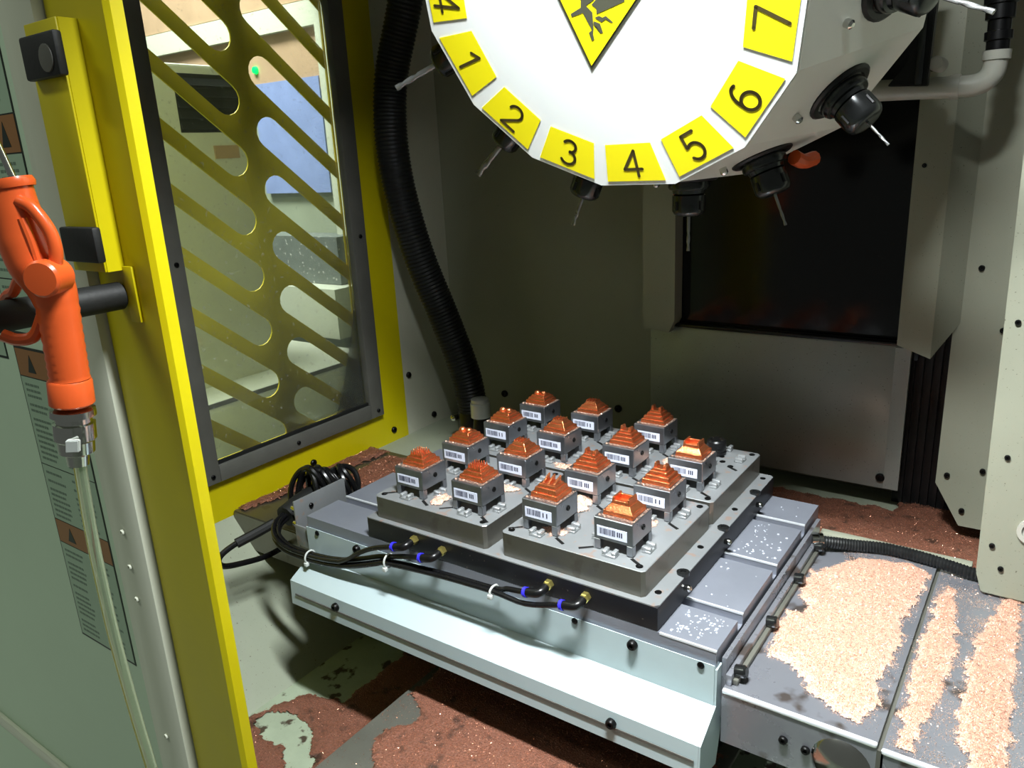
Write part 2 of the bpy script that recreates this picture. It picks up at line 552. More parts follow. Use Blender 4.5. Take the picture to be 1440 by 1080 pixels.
pa = thing('side_panel', 'cream sheet panel with cut lower corner beside the dark guide strip', 'panel', (0.59, 0.52, -0.118))
obj('panel_sheet', prism([(0.552, 0.520, 1.12), (0.552, 0.520, -0.060), (0.588, 0.520, -0.122), (0.655, 0.520, -0.122), (0.655, 0.520, 1.12)], (0, 0.02, 0)), M_panel, pa)
for (x, z) in ((0.578, 0.262), (0.612, 0.178), (0.566, -0.045), (0.590, -0.097), (0.61, -0.03)):
    obj('screw', screw_bm((x, 0.520, z), (0, -1, 0), 0.0040, 0.004), M_screw, pa)
pb = thing('front_side_panel', 'large cream sheet panel at the end of the way cover', 'panel', (0.8, 0.315, -0.1065))
obj('panel_sheet', prism([(0.608, 0.305, 1.12), (0.627, 0.305, -0.080), (0.635, 0.305, -0.1065), (1.05, 0.305, -0.1065), (1.05, 0.305, 1.12)], (0, 0.02, 0), 0.002), M_panel, pb)
for (x, z) in ((0.643, 0.075), (0.640, -0.040), (0.652, -0.068), (0.635, 0.235)):
    obj('screw', screw_bm((x, 0.305, z), (0, -1, 0), 0.0032, 0.003), M_screw, pb)
bm = lathe((0.678, 0.305, -0.012), (0, -1, 0), [(0, 0.016), (0.004, 0.016), (0.004, 0.011), (0.001, 0.011)], 24)
obj('port_ring', bm, M_pvc, pb)

# ================================================================== TABLE, APRON, WAY COVERS
ZT = -0.063
tb = thing('machine_table', 'grey steel T-slot machine table under the black fixture base', 'table', (0.09, 0.17, -0.118))
prof = [(-0.031, -0.118), (-0.031, ZT)]
for ye in (0.049, 0.172, 0.295):
    prof += [(ye - 0.016, ZT), (ye - 0.016, ZT - 0.014), (ye, ZT - 0.014), (ye, ZT)]
prof += [(0.366, ZT), (0.366, -0.118)]
bm = bmesh.new()
bm_prism(bm, [(-0.214, y, z) for (y, z) in prof], (0.638, 0, 0))
obj('table_top', bm, M_table, tb, 20)
for k, (y0, y1) in enumerate(((-0.031, 0.033), (0.049, 0.156), (0.172, 0.279), (0.295, 0.366))):
    obj('edge_glint_strip', box(0.36 if k == 0 else -0.214, 0.4243, y0 - 0.0005, y0 + 0.0020, ZT - 0.0018, ZT + 0.0004), M_edge, tb)  # thin white strips painting the glint along the table edges

ap = thing('table_apron', 'white folded sheet metal splash apron along the table front', 'apron', (0.1, -0.05, -0.19))
th = 0.0016
pr = [(-0.0330, -0.080), (-0.0335, -0.128), (-0.0745, -0.150), (-0.0765, -0.188)]
prin = [(y + 0.0010, z - 0.0005) for (y, z) in pr]
bm = bmesh.new()
bm_prism(bm, [(-0.216, y, z) for (y, z) in pr + prin[::-1]], (0.640, 0, 0))
obj('folded_sheet', bm, M_apron, ap, 10)
obj('upper_flange', box(-0.2145, 0.4235, -0.0340, -0.0330, -0.128, -0.079), M_apron, ap)
obj('end_plate', prism([(0.4242, -0.033, -0.084), (0.4242, -0.0335, -0.128), (0.4242, -0.0745, -0.150), (0.4242, -0.0765, -0.192), (0.4242, -0.030, -0.205), (0.4242, -0.012, -0.150), (0.4242, -0.018, -0.084)], (0.002, 0, 0)), M_apron, ap)
obj('lip_crease', box(-0.205, 0.420, -0.0772, -0.0762, -0.171, -0.168), M_frame, ap)
for (x, z) in ((0.330, -0.086), (0.409, -0.083), (0.255, -0.082), (-0.105, -0.086), (-0.190, -0.084)):
    big = x in (0.330, -0.105)
    obj('bolt', screw_bm((x, -0.0345, z), (0, -1, 0), 0.006 if big else 0.004, 0.006 if big else 0.0015), M_screw, ap)
for (x, z) in ((-0.117, -0.162), (0.324, -0.164)):
    obj('bolt', screw_bm((x, -0.0755, z), (0, -1, 0), 0.006, 0.006), M_screw, ap)

br = thing('cable_bracket', 'grey steel bracket plate at the cable end of the table', 'bracket', (-0.25, 0.03, -0.125))
obj('plate', box(-0.2500, -0.2470, -0.026, 0.078, -0.126, -0.050, 0.0008), M_platetop, br)
obj('foot', box(-0.2470, -0.2150, -0.0300, -0.0270, -0.1205, -0.086, 0.0006), M_platetop, br)
obj('bolt', screw_bm((-0.2470, 0.005, -0.068), (1, 0, 0), 0.004, 0.003), M_screw, br)

# right hand way cover
wc = thing('way_cover', 'polished steel way cover spread with copper chips beside the table', 'cover', (0.7, 0.17, -0.17))
secs = ((0.432, 0.582, -0.105), (0.586, 0.76, -0.109), (0.766, 1.04, -0.113))
for (x0, x1, z) in secs:
    bm = bmesh.new()
    bm_prism(bm, [(x0, -0.033, -0.170), (x0, -0.033, z - 0.001), (x0, -0.031, z), (x0, 0.352, z), (x0, 0.355, z - 0.002), (x0, 0.355, -0.150)], (x1 - x0, 0, 0))
    obj('cover_section', bm, M_steelw, wc, 20)
    obj('front_edge', box(x0, x1, -0.0345, -0.0285, z - 0.004, z + 0.0008, 0.0018), M_edge, wc)  # fold whitened to paint in the lamp's reflection
for k in range(2):
    x = secs[k][1]
    obj('seam_strip', box(x, x + 0.006, -0.0330, 0.353, -0.165, secs[k + 1][2] - 0.0015), M_coverdark, wc)
for (x, z) in ((0.497, -0.138), (0.519, -0.140)):
    obj('screw', screw_bm((x, -0.033, z), (0, -1, 0), 0.0045, 0.004), M_screw, wc)
bm = lathe((0.552, -0.033, -0.142), (0, -1, 0), [(0, 0.028), (0.004, 0.024), (0.009, 0.012), (0.012, 0.0)], 28)
obj('dimple', bm, M_chrome, wc)
obj('rear_rail', box(0.430, 0.62, 0.357, 0.372, -0.150, -0.100, 0.001), M_panel, wc)
obj('rail_bolt', screw_bm((0.505, 0.357, -0.108), (0, -1, 0), 0.004, 0.002), M_screw, wc)
# wiper at the table end of the cover
wp = thing('way_wiper', 'dark steel wiper frame at the right end of the table', 'wiper', (0.43, 0.16, -0.12))
obj('wiper_plate', box(0.4265, 0.4315, -0.020, 0.350, -0.150, -0.076), M_steelw, wp)
obj('wiper_bar', box(0.4320, 0.4385, -0.024, 0.340, -0.1045, -0.092, 0.001), M_steelw, wp)
obj('wiper_lip', box(0.4385, 0.4440, -0.020, 0.330, -0.1045, -0.0985, 0.001), M_coverdark, wp)
for y in (-0.010, 0.095, 0.205, 0.300):
    obj('clamp_screw', lathe((0.4385, y, -0.094), (1, 0, 0.2), [(0, 0.007), (0.010, 0.007), (0.012, 0.005)], 12), M_tool, wp)

# left hand way cover and front way cover
lc = tag(obj('left_way_cover', prism([(-0.498, 0.028, -0.215), (-0.498, 0.028, -0.147), (-0.498, 0.380, -0.147), (-0.498, 0.380, -0.215)], (0.240, 0, 0), 0.002), M_plate),
         'dusty grey way cover between yellow wall and cable bracket', 'cover')
fc = thing('front_way_cover', 'dark steel way cover under the white apron with copper chips', 'cover', (0.15, -0.1, -0.385))
obj('cover_top', box(-0.004, 0.42, -0.275, 0.34, -0.271, -0.265, 0.001), M_coverdark, fc)
obj('cover_side', box(-0.002, 0.002, -0.275, 0.34, -0.385, -0.271), M_dark, fc)
obj('saddle', box(0.02, 0.40, 0.06, 0.34, -0.265, -0.205, 0.002), M_black, fc)
obj('table_support', box(-0.20, 0.41, 0.0, 0.34, -0.205, -0.119, 0.002), M_black, tb)

# ================================================================== FIXTURE
fb = thing('fixture_base', 'black fixture base block carrying four chuck plates', 'fixture', (0.14, 0.17, ZT))
obj('base_block', box(-0.082, 0.358, -0.0312, 0.369, ZT + 0.0004, -0.0335, 0.0012), M_base, fb)
bm = bmesh.new()
# rim plate with scalloped notches on the right side
rim = [(-0.082, -0.0312), (0.353, -0.0312), (0.358, -0.026)]
for yc in (0.047, 0.175, 0.298):
    for k in range(7):
        a = -math.pi / 2 + math.pi * k / 6
        rim.append((0.358 - 0.010 * math.cos(a), yc + 0.0085 * math.sin(a)))
rim += [(0.358, 0.364), (0.353, 0.369), (-0.082, 0.369)]
bm_prism(bm, [(x, y, -0.0335) for x, y in rim], (0, 0, 0.0015))
obj('rim_plate', bm, M_platetop, fb, 20)
for yc in (0.047, 0.175, 0.298):
    obj('notch_bolt', lathe((0.3535, yc, -0.0335), (0, 0, 1), [(0, 0.0075), (0.004, 0.0075), (0.0045, 0.006), (0.0045, 0.0035), (0.002, 0.003)], 16), M_tool, fb)
    obj('wash_nozzle', lathe((0.3590, yc - 0.006, -0.046), (1, -0.3, 0.3), [(0, 0.004), (0.006, 0.004), (0.008, 0.0025)], 10), M_chrome, fb)
for (x, y) in ((0.346, -0.004), (0.347, 0.115), (0.347, 0.235), (0.347, 0.352)):
    obj('dowel_hole', lathe((x, y, -0.0320), (0, 0, 1), [(0, 0.004), (0.0006, 0.004), (0.0006, 0.003)], 14), M_screw, fb)

XS = (0.0, 0.1, 0.212, 0.312); YS = (0.0, 0.1, 0.202, 0.302)
PL = (((-0.071, 0.121), 0), ((0.145, 0.338), 1)); PY = (((-0.023, 0.168), 0), ((0.176, 0.367), 1))
plate_lab = {(0, 0): 'chuck plate nearest both the cable bracket and the apron', (1, 0): 'chuck plate at the apron side next to the wash nozzles',
             (0, 1): 'chuck plate nearest the big black ribbed hose', (1, 1): 'chuck plate with one empty place and a black cap'}


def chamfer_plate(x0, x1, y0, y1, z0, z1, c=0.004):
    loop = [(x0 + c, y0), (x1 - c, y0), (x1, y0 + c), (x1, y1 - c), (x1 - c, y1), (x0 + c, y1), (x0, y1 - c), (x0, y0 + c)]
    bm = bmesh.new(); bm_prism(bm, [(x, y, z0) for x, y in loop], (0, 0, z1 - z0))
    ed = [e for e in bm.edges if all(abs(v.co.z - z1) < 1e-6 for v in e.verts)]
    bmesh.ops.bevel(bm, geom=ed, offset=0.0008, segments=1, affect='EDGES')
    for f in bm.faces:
        if f.normal.z > 0.3: f.material_index = 1  # up-facing faces take the lighter steel, painting in how they are lit
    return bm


def clamp_mesh():
    bm = bmesh.new()
    bm_box(bm, -0.0065, 0.0065, -0.0045, 0.0045, 0, 0.003)
    bm_box(bm, -0.0065, -0.0025, -0.0045, 0.0045, 0.003, 0.0068)
    bm_box(bm, 0.0025, 0.0065, -0.0045, 0.0045, 0.003, 0.0068)
    bmesh.ops.bevel(bm, geom=bm.edges[:], offset=0.0006, segments=1, affect='EDGES')
    return bm


cbm = clamp_mesh(); bmesh.ops.scale(cbm, vec=(1.3, 1.25, 1.1), verts=cbm.verts[:])
ME_clamp = to_mesh('clamp', cbm, M_clamp)
ME_hole = to_mesh('hole', lathe((0, 0, 0), (0, 0, 1), [(0, 0.0042), (0.0007, 0.0042), (0.0007, 0.0031), (0.0002, 0.003)], 14), M_screw)
ME_slot = to_mesh('slot', box(-0.009, 0.009, -0.002, 0.002, 0, 0.0006, 0.0002, 1), M_dark)
for (px, i) in PL:
    for (py, j) in PY:
        base = Vector(((px[0] + px[1]) / 2, (py[0] + py[1]) / 2, -0.032))
        th_ = thing('chuck_plate', 'grey steel ' + plate_lab[(i, j)], 'plate', base, 'chuck plates on the fixture base')
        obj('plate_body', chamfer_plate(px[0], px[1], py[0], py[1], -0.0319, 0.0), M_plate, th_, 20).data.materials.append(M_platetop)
        for a in (2 * i, 2 * i + 1):
            for b in (2 * j, 2 * j + 1):
                ox, oy = XS[a], YS[b]
                for (dx, dy, rz) in ((-0.023, -0.0085, 0), (0.0095, 0.024, 90), (-0.0555, 0.024, 90), (-0.023, 0.0565, 0)):
                    shared('clamp', ME_clamp, th_, Vector((ox + dx, oy + dy, 0.0)) - base, (0, 0, math.radians(rz)))
                for (dx, dy, rz) in ((0.009, -0.008, -30), (-0.056, -0.006, 40)):
                    shared('locating_slot', ME_slot, th_, Vector((ox + dx, oy + dy, 0.0)) - base, (0, 0, math.radians(rz)))
        for (sx, sy) in ((px[0] + 0.010, py[0] + 0.010), (px[1] - 0.010, py[0] + 0.009), (px[0] + 0.010, py[1] - 0.010), (px[1] - 0.010, py[1] - 0.010)):
            shared('screw_hole', ME_hole, th_, Vector((sx, sy, 0.0)) - base)
        if (i, j) == (1, 1):
            for (sx, sy) in ((0.300, 0.312), (0.316, 0.300), (0.318, 0.322), (0.292, 0.330)):
                shared('air_port', ME_hole, th_, Vector((sx, sy, 0.0)) - base)

# black cap standing on the empty place
cp = thing('blanking_puck', 'black ribbed round cap on the empty chuck place', 'cap', (0.281, 0.338, 0.0))
obj('cap_body', lathe((0.281, 0.338, 0.0007), (0, 0, 1), [(0, 0.014), (0.004, 0.014), (0.005, 0.012), (0.010, 0.012), (0.011, 0.0138), (0.020, 0.0138), (0.022, 0.012), (0.022, 0.004)], 26), M_black, cp)
for k in range(5):
    a = k * 2 * math.pi / 5
    obj('cap_screw', lathe((0.281 + 0.008 * math.cos(a), 0.338 + 0.008 * math.sin(a), 0.022), (0, 0, 1), [(0, 0.002), (0.0015, 0.002), (0.0015, 0.001)], 8), M_chrome, cp)


def flakes_mesh(name, pts, m, size=(0.0008, 0.0021), seed=1):
    """small curled slivers, two triangles each"""
    r = np.random.default_rng(seed); n = len(pts)
    th = r.random(n) * 2 * np.pi; ph = (r.random(n) - 0.5) * 2.2
    u = np.stack([np.cos(th) * np.cos(ph), np.sin(th) * np.cos(ph), np.abs(np.sin(ph))], 1)
    rr = r.normal(size=(n, 3)); v = np.cross(u, rr); v /= np.linalg.norm(v, axis=1)[:, None] + 1e-9
    L = (size[0] + (size[1] - size[0]) * r.random(n) ** 2)[:, None]; W = L * 0.38
    p = np.asarray(pts)
    a = p - u * L / 2; b = p + v * W / 2 + np.array([0, 0, 0.0004]); c = p + u * L / 2; d = p - v * W / 2
    co = np.stack([a, b, c, d], 1).reshape(-1, 3)
    idx = np.arange(n)[:, None] * 4
    faces = np.concatenate([idx + [0, 1, 2], idx + [0, 2, 3]], 0)
    me = bpy.data.meshes.new(name); me.from_pydata(co.tolist(), [], faces.tolist()); me.materials.append(m)
    return me


# ------------------------------------------------------------------ electrodes
def copper_mesh(var):
    r = random.Random(var * 13 + 5)
    bm = bmesh.new()
    x0, x1, y0, y1 = -0.0405, -0.0025, 0.007, 0.043
    z = 0.0412

    def layer(ins, z0, z1, tp):
        frustum(bm, x0 + ins, x1 - ins, y0 + ins, y1 - ins, z0, z1, tp)
    layer(0.0, z, z + 0.006, 0.0006)
    cx, cy = (x0 + x1) / 2, (y0 + y1) / 2
    if var == 0:      # stepped block, field of fine pins
        layer(0.0035, z + 0.006, z + 0.011, 0.0012)
        layer(0.0075, z + 0.011, z + 0.0145, 0.001)
        for i in range(5):
            for j in range(5):
                px, py = cx - 0.009 + i * 0.0042, cy - 0.009 + j * 0.0042
                frustum(bm, px - 0.0012, px + 0.0012, py - 0.0012, py + 0.0012, z + 0.0145, z + 0.017 + r.random() * 0.0035, 0.0006)
    elif var == 1:    # stepped block with two rounded humps
        layer(0.003, z + 0.006, z + 0.0105, 0.001)
        layer(0.0065, z + 0.0105, z + 0.014, 0.0016)
        for dx in (-0.0062, 0.0058):
            bm_lathe(bm, (cx + dx, cy, z + 0.0135), (0, 0, 1), [(0, 0.0056), (0.003, 0.0052), (0.0052, 0.003), (0.006, 0.0)], 12)
    elif var == 2:    # low hip roof with ribs
        layer(0.003, z + 0.006, z + 0.0115, 0.003)
        layer(0.0075, z + 0.0115, z + 0.0165, 0.0035)
        for k in range(4):
            xx = cx - 0.0075 + k * 0.005
            frustum(bm, xx - 0.0012, xx + 0.0012, cy - 0.008, cy + 0.008, z + 0.014, z + 0.0185, 0.0005)
    elif var == 3:    # hollow castle: walls around a pocket
        frustum(bm, x0 + 0.002, x1 - 0.002, y0 + 0.002, y1 - 0.002, z + 0.006, z + 0.0125, 0.005)
        xa, xb, ya, yb = x0 + 0.0075, x1 - 0.0075, y0 + 0.0075, y1 - 0.0075
        frustum(bm, xa, xa + 0.004, ya, yb, z + 0.012, z + 0.0205, 0.0008)
        frustum(bm, xb - 0.004, xb, ya, yb, z + 0.012, z + 0.0205, 0.0008)
        frustum(bm, xa, xb, yb - 0.004, yb, z + 0.012, z + 0.018, 0.0008)
        frustum(bm, xa, xb, ya, ya + 0.004, z + 0.012, z + 0.0165, 0.0008)
    elif var == 4:    # stair pyramid with two towers
        layer(0.003, z + 0.006, z + 0.011, 0.0006)
        layer(0.0070, z + 0.011, z + 0.0155, 0.0006)
        layer(0.0100, z + 0.0155, z + 0.0185, 0.0006)
        frustum(bm, cx - 0.0085, cx - 0.004, cy - 0.005, cy + 0.005, z + 0.0185, z + 0.0245, 0.0008)
        frustum(bm, cx + 0.0035, cx + 0.0085, cy - 0.005, cy + 0.005, z + 0.0185, z + 0.0230, 0.0008)
    else:             # slanted fins
        layer(0.003, z + 0.006, z + 0.012, 0.0014)
        layer(0.0065, z + 0.012, z + 0.0155, 0.0012)
        for k, dx in enumerate((-0.0085, -0.001, 0.0075)):
            bm_prism(bm, [(cx + dx, cy - 0.008, z + 0.0155), (cx + dx, cy + 0.008, z + 0.0155), (cx + dx, cy + 0.009, z + 0.0235), (cx + dx, cy + 0.002, z + 0.021)], (0.0024, 0, 0))
    bmesh.ops.bevel(bm, geom=bm.edges[:], offset=0.00035, segments=1, affect='EDGES', clamp_overlap=True)
    return to_mesh('copper_electrode', bm, M_copper, 0)


ME_cu = [copper_mesh(k) for k in range(6)]


def block_mesh():
    bm = box(-0.0475, 0.0022, -0.0022, 0.0475, 0.0135, 0.0410, 0.0009, 1)
    return to_mesh('holder_block', bm, M_block, 20)


ME_block = block_mesh()
ME_leg = to_mesh('leg', box(-0.0040, 0.0040, -0.0040, 0.0040, 0.0007, 0.0135, 0.0006, 1), M_block, 20)
ME_label = to_mesh('label', box(-0.0430, -0.0050, -0.00265, -0.0022, 0.0180, 0.0310), M_label, 0)


def barcode_mesh(seed):
    r = random.Random(seed); bm = bmesh.new(); x = -0.0400
    while x < -0.0200:
        wd = r.choice((0.0004, 0.0006, 0.0009)); h = 0.0075
        bm_box(bm, x, x + wd, -0.00285, -0.00264, 0.0215, 0.0215 + h); x += wd + r.choice((0.0004, 0.0006, 0.0008))
    for k in range(3):
        if r.random() < 0.8:
            xa = -0.0175 + k * 0.0026
            bm_box(bm, xa, xa + 0.0016, -0.00285, -0.00264, 0.0220, 0.0280)
    return to_mesh('barcode', bm, M_bar, 0)


ME_bars = [barcode_mesh(k) for k in range(4)]
ME_sidescrew = to_mesh('side_screw', screw_bm((0.0022, 0.024, 0.028), (1, 0, 0), 0.0035, 0.0016), M_screw)
def dust_mesh():
    g = np.random.default_rng(5); pts = []
    for k in range(520):
        t = g.random()
        if g.random() < 0.62: x, y = -0.044 + 0.044 * t, 0.0005 + 0.0055 * g.random() ** 0.8      # along the front ledge
        else: x, y = -0.0015 + 0.003 * g.random(), 0.002 + 0.043 * t
        pts.append((x, y, 0.0413 + 0.0012 * g.random()))
    return flakes_mesh('chip_dust', pts, M_flake, (0.0007, 0.0019), 5)


ME_dust = None
variants = {(0, 0): 0, (1, 0): 0, (2, 0): 5, (3, 0): 3, (0, 1): 1, (1, 1): 2, (2, 1): 4, (3, 1): 4,
            (0, 2): 1, (1, 2): 2, (2, 2): 4, (3, 2): 3, (0, 3): 1, (1, 3): 2, (2, 3): 4}
shape_word = {0: 'fine pins', 1: 'two rounded humps', 2: 'a low ribbed roof', 3: 'a hollow walled top', 4: 'two stepped towers', 5: 'slanted fins'}
row_word = ('front row', 'second row', 'third row', 'rear row')
col_word = ('first', 'second', 'third', 'fourth')
for (i, j), v in variants.items():
    e = thing('electrode_holder', 'copper electrode with %s on steel holder, %s from cable bracket, %s' % (shape_word[v], col_word[i], row_word[j]),
              'electrode', (XS[i], YS[j], 0.0), 'copper electrodes in the chuck grid')
    shared('holder_block', ME_block, e)
    for (lx, ly) in ((0, 0), (-0.0455, 0), (0, 0.0455), (-0.0455, 0.0455)):
        shared('leg', ME_leg, e, (lx - (0.002 if lx == 0 else -0.002), ly + (0.002 if ly == 0 else -0.002), 0))
    lab = shared('label', ME_label, e); lab['label'] = 'white paper barcode label'
    shared('barcode', ME_bars[(i * 5 + j * 3) % 4], lab)
    shared('side_screw', ME_sidescrew, e)
    if ME_dust is None: ME_dust = dust_mesh()
    du = shared('chip_dust', ME_dust, e); du['kind'] = 'stuff'
    cu = shared('copper_electrode', ME_cu[v], e); cu['label'] = 'bright milled copper electrode'


# ================================================================== CHIPS
def sdf_poly(P, poly):
    """signed distance (positive inside), P (n,2)"""
    poly = np.asarray(poly, float); A = poly; B = np.roll(poly, -1, 0)
    d = np.full(len(P), 1e9); inside = np.zeros(len(P), bool)
    for a, b in zip(A, B):
        e = b - a; wv = P - a
        tt = np.clip((wv @ e) / (e @ e + 1e-12), 0, 1)
        d = np.minimum(d, np.linalg.norm(wv - tt[:, None] * e, axis=1))
        c = ((a[1] <= P[:, 1]) & (b[1] > P[:, 1])) | ((b[1] <= P[:, 1]) & (a[1] > P[:, 1]))
        with np.errstate(divide='ignore', invalid='ignore'):
            xi = a[0] + (P[:, 1] - a[1]) / (e[1] if e[1] else 1e-12) * e[0]
        inside ^= c & (P[:, 0] < xi)
    return np.where(inside, d, -d)


def vnoise(P, s, seed):
    r = np.random.default_rng(seed); g = r.random((64, 64))
    q = P / s; i = np.floor(q).astype(int); f = q - i; f = f * f * (3 - 2 * f)
    a = g[i[:, 0] % 64, i[:, 1] % 64]; b = g[(i[:, 0] + 1) % 64, i[:, 1] % 64]
    c = g[i[:, 0] % 64, (i[:, 1] + 1) % 64]; d = g[(i[:, 0] + 1) % 64, (i[:, 1] + 1) % 64]
    return (a * (1 - f[:, 0]) + b * f[:, 0]) * (1 - f[:, 1]) + (c * (1 - f[:, 0]) + d * f[:, 0]) * f[:, 1]


def chip_bed(name, label, polys, z, thick, m, mf, nflake, step=0.004, holes=(), scatter=0, scatter_poly=None, seed=3, edge=0.010, parent=None):
    allp = np.concatenate([np.asarray(p, float) for p in polys])
    lo = allp.min(0) - 0.01; hi = allp.max(0) + 0.01
    nx = int((hi[0] - lo[0]) / step) + 1; ny = int((hi[1] - lo[1]) / step) + 1
    X, Y = np.meshgrid(lo[0] + np.arange(nx) * step, lo[1] + np.arange(ny) * step, indexing='ij')
    P = np.stack([X.ravel(), Y.ravel()], 1)

    def height(Q):
        s = np.full(len(Q), -1e9)
        for p in polys: s = np.maximum(s, sdf_poly(Q, p))
        for h in holes: s = np.minimum(s, -sdf_poly(Q, h))
        s = s + (vnoise(Q + 5, 0.015, seed) - 0.5) * 0.008 + (vnoise(Q + 5, 0.004, seed + 1) - 0.5) * 0.006
        hh = np.clip(s / edge, -0.3, 1)
        return np.where(hh > 0, thick * (hh * (0.75 + 0.3 * vnoise(Q + 9, 0.012, seed + 2)) + 0.12), thick * hh), s
    H, S = height(P)
    idx = -np.ones(len(P), int); used = []
    faces = []
    Hg = S.reshape(nx, ny)
    keep = (Hg[:-1, :-1] > 0) & (Hg[1:, :-1] > 0) & (Hg[1:, 1:] > 0) & (Hg[:-1, 1:] > 0)
    ii, jj = np.nonzero(keep)
    q = np.stack([ii * ny + jj, (ii + 1) * ny + jj, (ii + 1) * ny + jj + 1, ii * ny + jj + 1], 1)
    uq, inv = np.unique(q, return_inverse=True)
    jit = (rng.random((len(uq), 2)) - 0.5) * step * 0.7
    co = np.concatenate([P[uq] + jit, (z + H[uq])[:, None]], 1)
    me = bpy.data.meshes.new(name); me.from_pydata(co.tolist(), [], inv.reshape(-1, 4).tolist()); me.materials.append(m)
    o = bpy.data.objects.new(name, me); COL.objects.link(o); smooth(me, 80)
    # loose slivers
    k = int(nflake * 2.2); pts = []
    Q = lo + rng.random((k, 2)) * (hi - lo)
    h, s = height(Q); ok = s > -0.002
    ok &= rng.random(k) < np.clip(0.35 + s / 0.02, 0.1, 1)
    Q = Q[ok][:nflake]; h = h[ok][:nflake]
    pts.append(np.concatenate([Q, (z + np.maximum(h, 0.0) + 0.0006)[:, None]], 1))
    if scatter:
        sp = np.asarray(scatter_poly, float); l2 = sp.min(0); h2 = sp.max(0)
        Q = l2 + rng.random((scatter * 3, 2)) * (h2 - l2)
        Q = Q[(sdf_poly(Q, sp) > 0) & (rng.random(len(Q)) < vnoise(Q + 3, 0.02, seed + 7) ** 1.5)][:scatter]
        pts.append(np.concatenate([Q, np.full((len(Q), 1), z + 0.0008)], 1))
    fm = flakes_mesh('loose_slivers', np.concatenate(pts), mf, seed=seed)
    f = bpy.data.objects.new('loose_slivers', fm); COL.objects.link(f); f.parent = o
    f['kind'] = 'stuff'
    tag(o, label, 'metal chips', kind='stuff')
    return o


P1 = [(0.446, 0.254), (0.454, 0.251), (0.471, 0.283), (0.489, 0.317), (0.512, 0.326), (0.554, 0.331), (0.576, 0.322), (0.577, 0.255), (0.576, 0.228), (0.566, 0.193), (0.571, 0.156), (0.573, 0.114), (0.564, 0.070), (0.572, 0.042), (0.575, 0.022), (0.560, -0.014), (0.549, -0.015), (0.524, -0.001), (0.502, 0.017), (0.486, 0.036), (0.472, 0.048), (0.453, 0.047), (0.448, 0.075), (0.446, 0.121), (0.446, 0.145), (0.465, 0.148), (0.468, 0.170), (0.447, 0.184)]
P2 = [(0.598, 0.306), (0.610, 0.299), (0.619, 0.223), (0.627, 0.172), (0.623, 0.120), (0.625, 0.066), (0.612, 0.017), (0.609, -0.020), (0.599, -0.023), (0.591, 0.032), (0.590, 0.098), (0.590, 0.149), (0.590, 0.252)]
P3 = [(0.657, 0.308), (0.676, 0.306), (0.680, 0.205), (0.682, 0.110), (0.685, 0.002), (0.685, -0.022), (0.660, -0.028), (0.654, -0.017), (0.640, 0.034), (0.639, 0.083), (0.636, 0.152), (0.642, 0.214)]
chip_bed('chip_pile', 'broad drift of bright copper chips on the first way cover section', [P1], -0.105, 0.0045, M_chip, M_flake, 75000, 0.002,
         scatter=5000, scatter_poly=[(0.45, 0.345), (0.578, 0.345), (0.578, -0.02), (0.55, -0.02), (0.565, 0.1), (0.56, 0.2)], seed=11)
chip_bed('chip_pile', 'two long streaks of copper chips past the way cover seam', [P2, P3], -0.109, 0.004, M_chip, M_flake, 55000, 0.002,
         scatter=15000, scatter_poly=[(0.588, 0.345), (0.74, 0.345), (0.74, -0.028), (0.588, -0.028)], seed=21)
F1 = [(-0.287, -0.265), (-0.289, -0.130), (-0.255, -0.05), (-0.188, -0.030), (-0.190, 0.38), (-0.006, 0.38), (-0.006, -0.265)]
FP = [(-0.263, -0.139), (-0.268, -0.116), (-0.230, -0.093), (-0.181, -0.103), (-0.155, -0.126), (-0.118, -0.157), (-0.112, -0.170), (-0.140, -0.188), (-0.152, -0.179), (-0.185, -0.145), (-0.221, -0.153)]
chip_bed('chip_bed', 'brown copper chips on the pan around a pale bare patch', [F1], -0.385, 0.006, M_chipshade, M_flakeshade, 40000, 0.004, holes=[FP], seed=31)
Y1 = [(0.004, 0.05), (0.41, 0.05), (0.41, -0.265), (0.12, -0.265), (0.083, -0.215), (0.030, -0.165), (0.026, -0.137), (0.048, -0.104), (0.04, -0.088), (0.004, -0.070)]
chip_bed('chip_bed', 'reddish copper chips on the dark cover below the apron', [Y1], -0.265, 0.004, M_chipshade, M_flakeshade, 50000, 0.003, seed=41,
         scatter=1500, scatter_poly=[(0.0, 0.01), (0.08, 0.01), (0.08, -0.265), (0.0, -0.265)])
chip_bed('chip_bed', 'dark brown chips on the ledge behind the table', [[(0.20, 0.39), (0.20, 0.59), (0.49, 0.59), (0.49, 0.63), (0.64, 0.63), (0.64, 0.39)]], ZL, 0.012, M_chipshade, M_flakeshade, 30000, 0.004, seed=51)
chip_bed('chip_bed', 'strip of copper chips along the foot of the yellow wall', [[(-0.497, 0.035), (-0.497, 0.375), (-0.440, 0.375), (-0.452, 0.25), (-0.455, 0.12), (-0.475, 0.035)],
         [(-0.43, 0.17), (-0.43, 0.36), (-0.29, 0.37), (-0.30, 0.26), (-0.36, 0.20)]], -0.147, 0.006, M_chipshade, M_flakeshade, 25000, 0.004, seed=61)


def blob(cx, cy, rx, ry, n=14):
    return [(cx + rx * math.cos(2 * math.pi * k / n) * (0.8 + 0.4 * random.random()), cy + ry * math.sin(2 * math.pi * k / n) * (0.8 + 0.4 * random.random())) for k in range(n)]


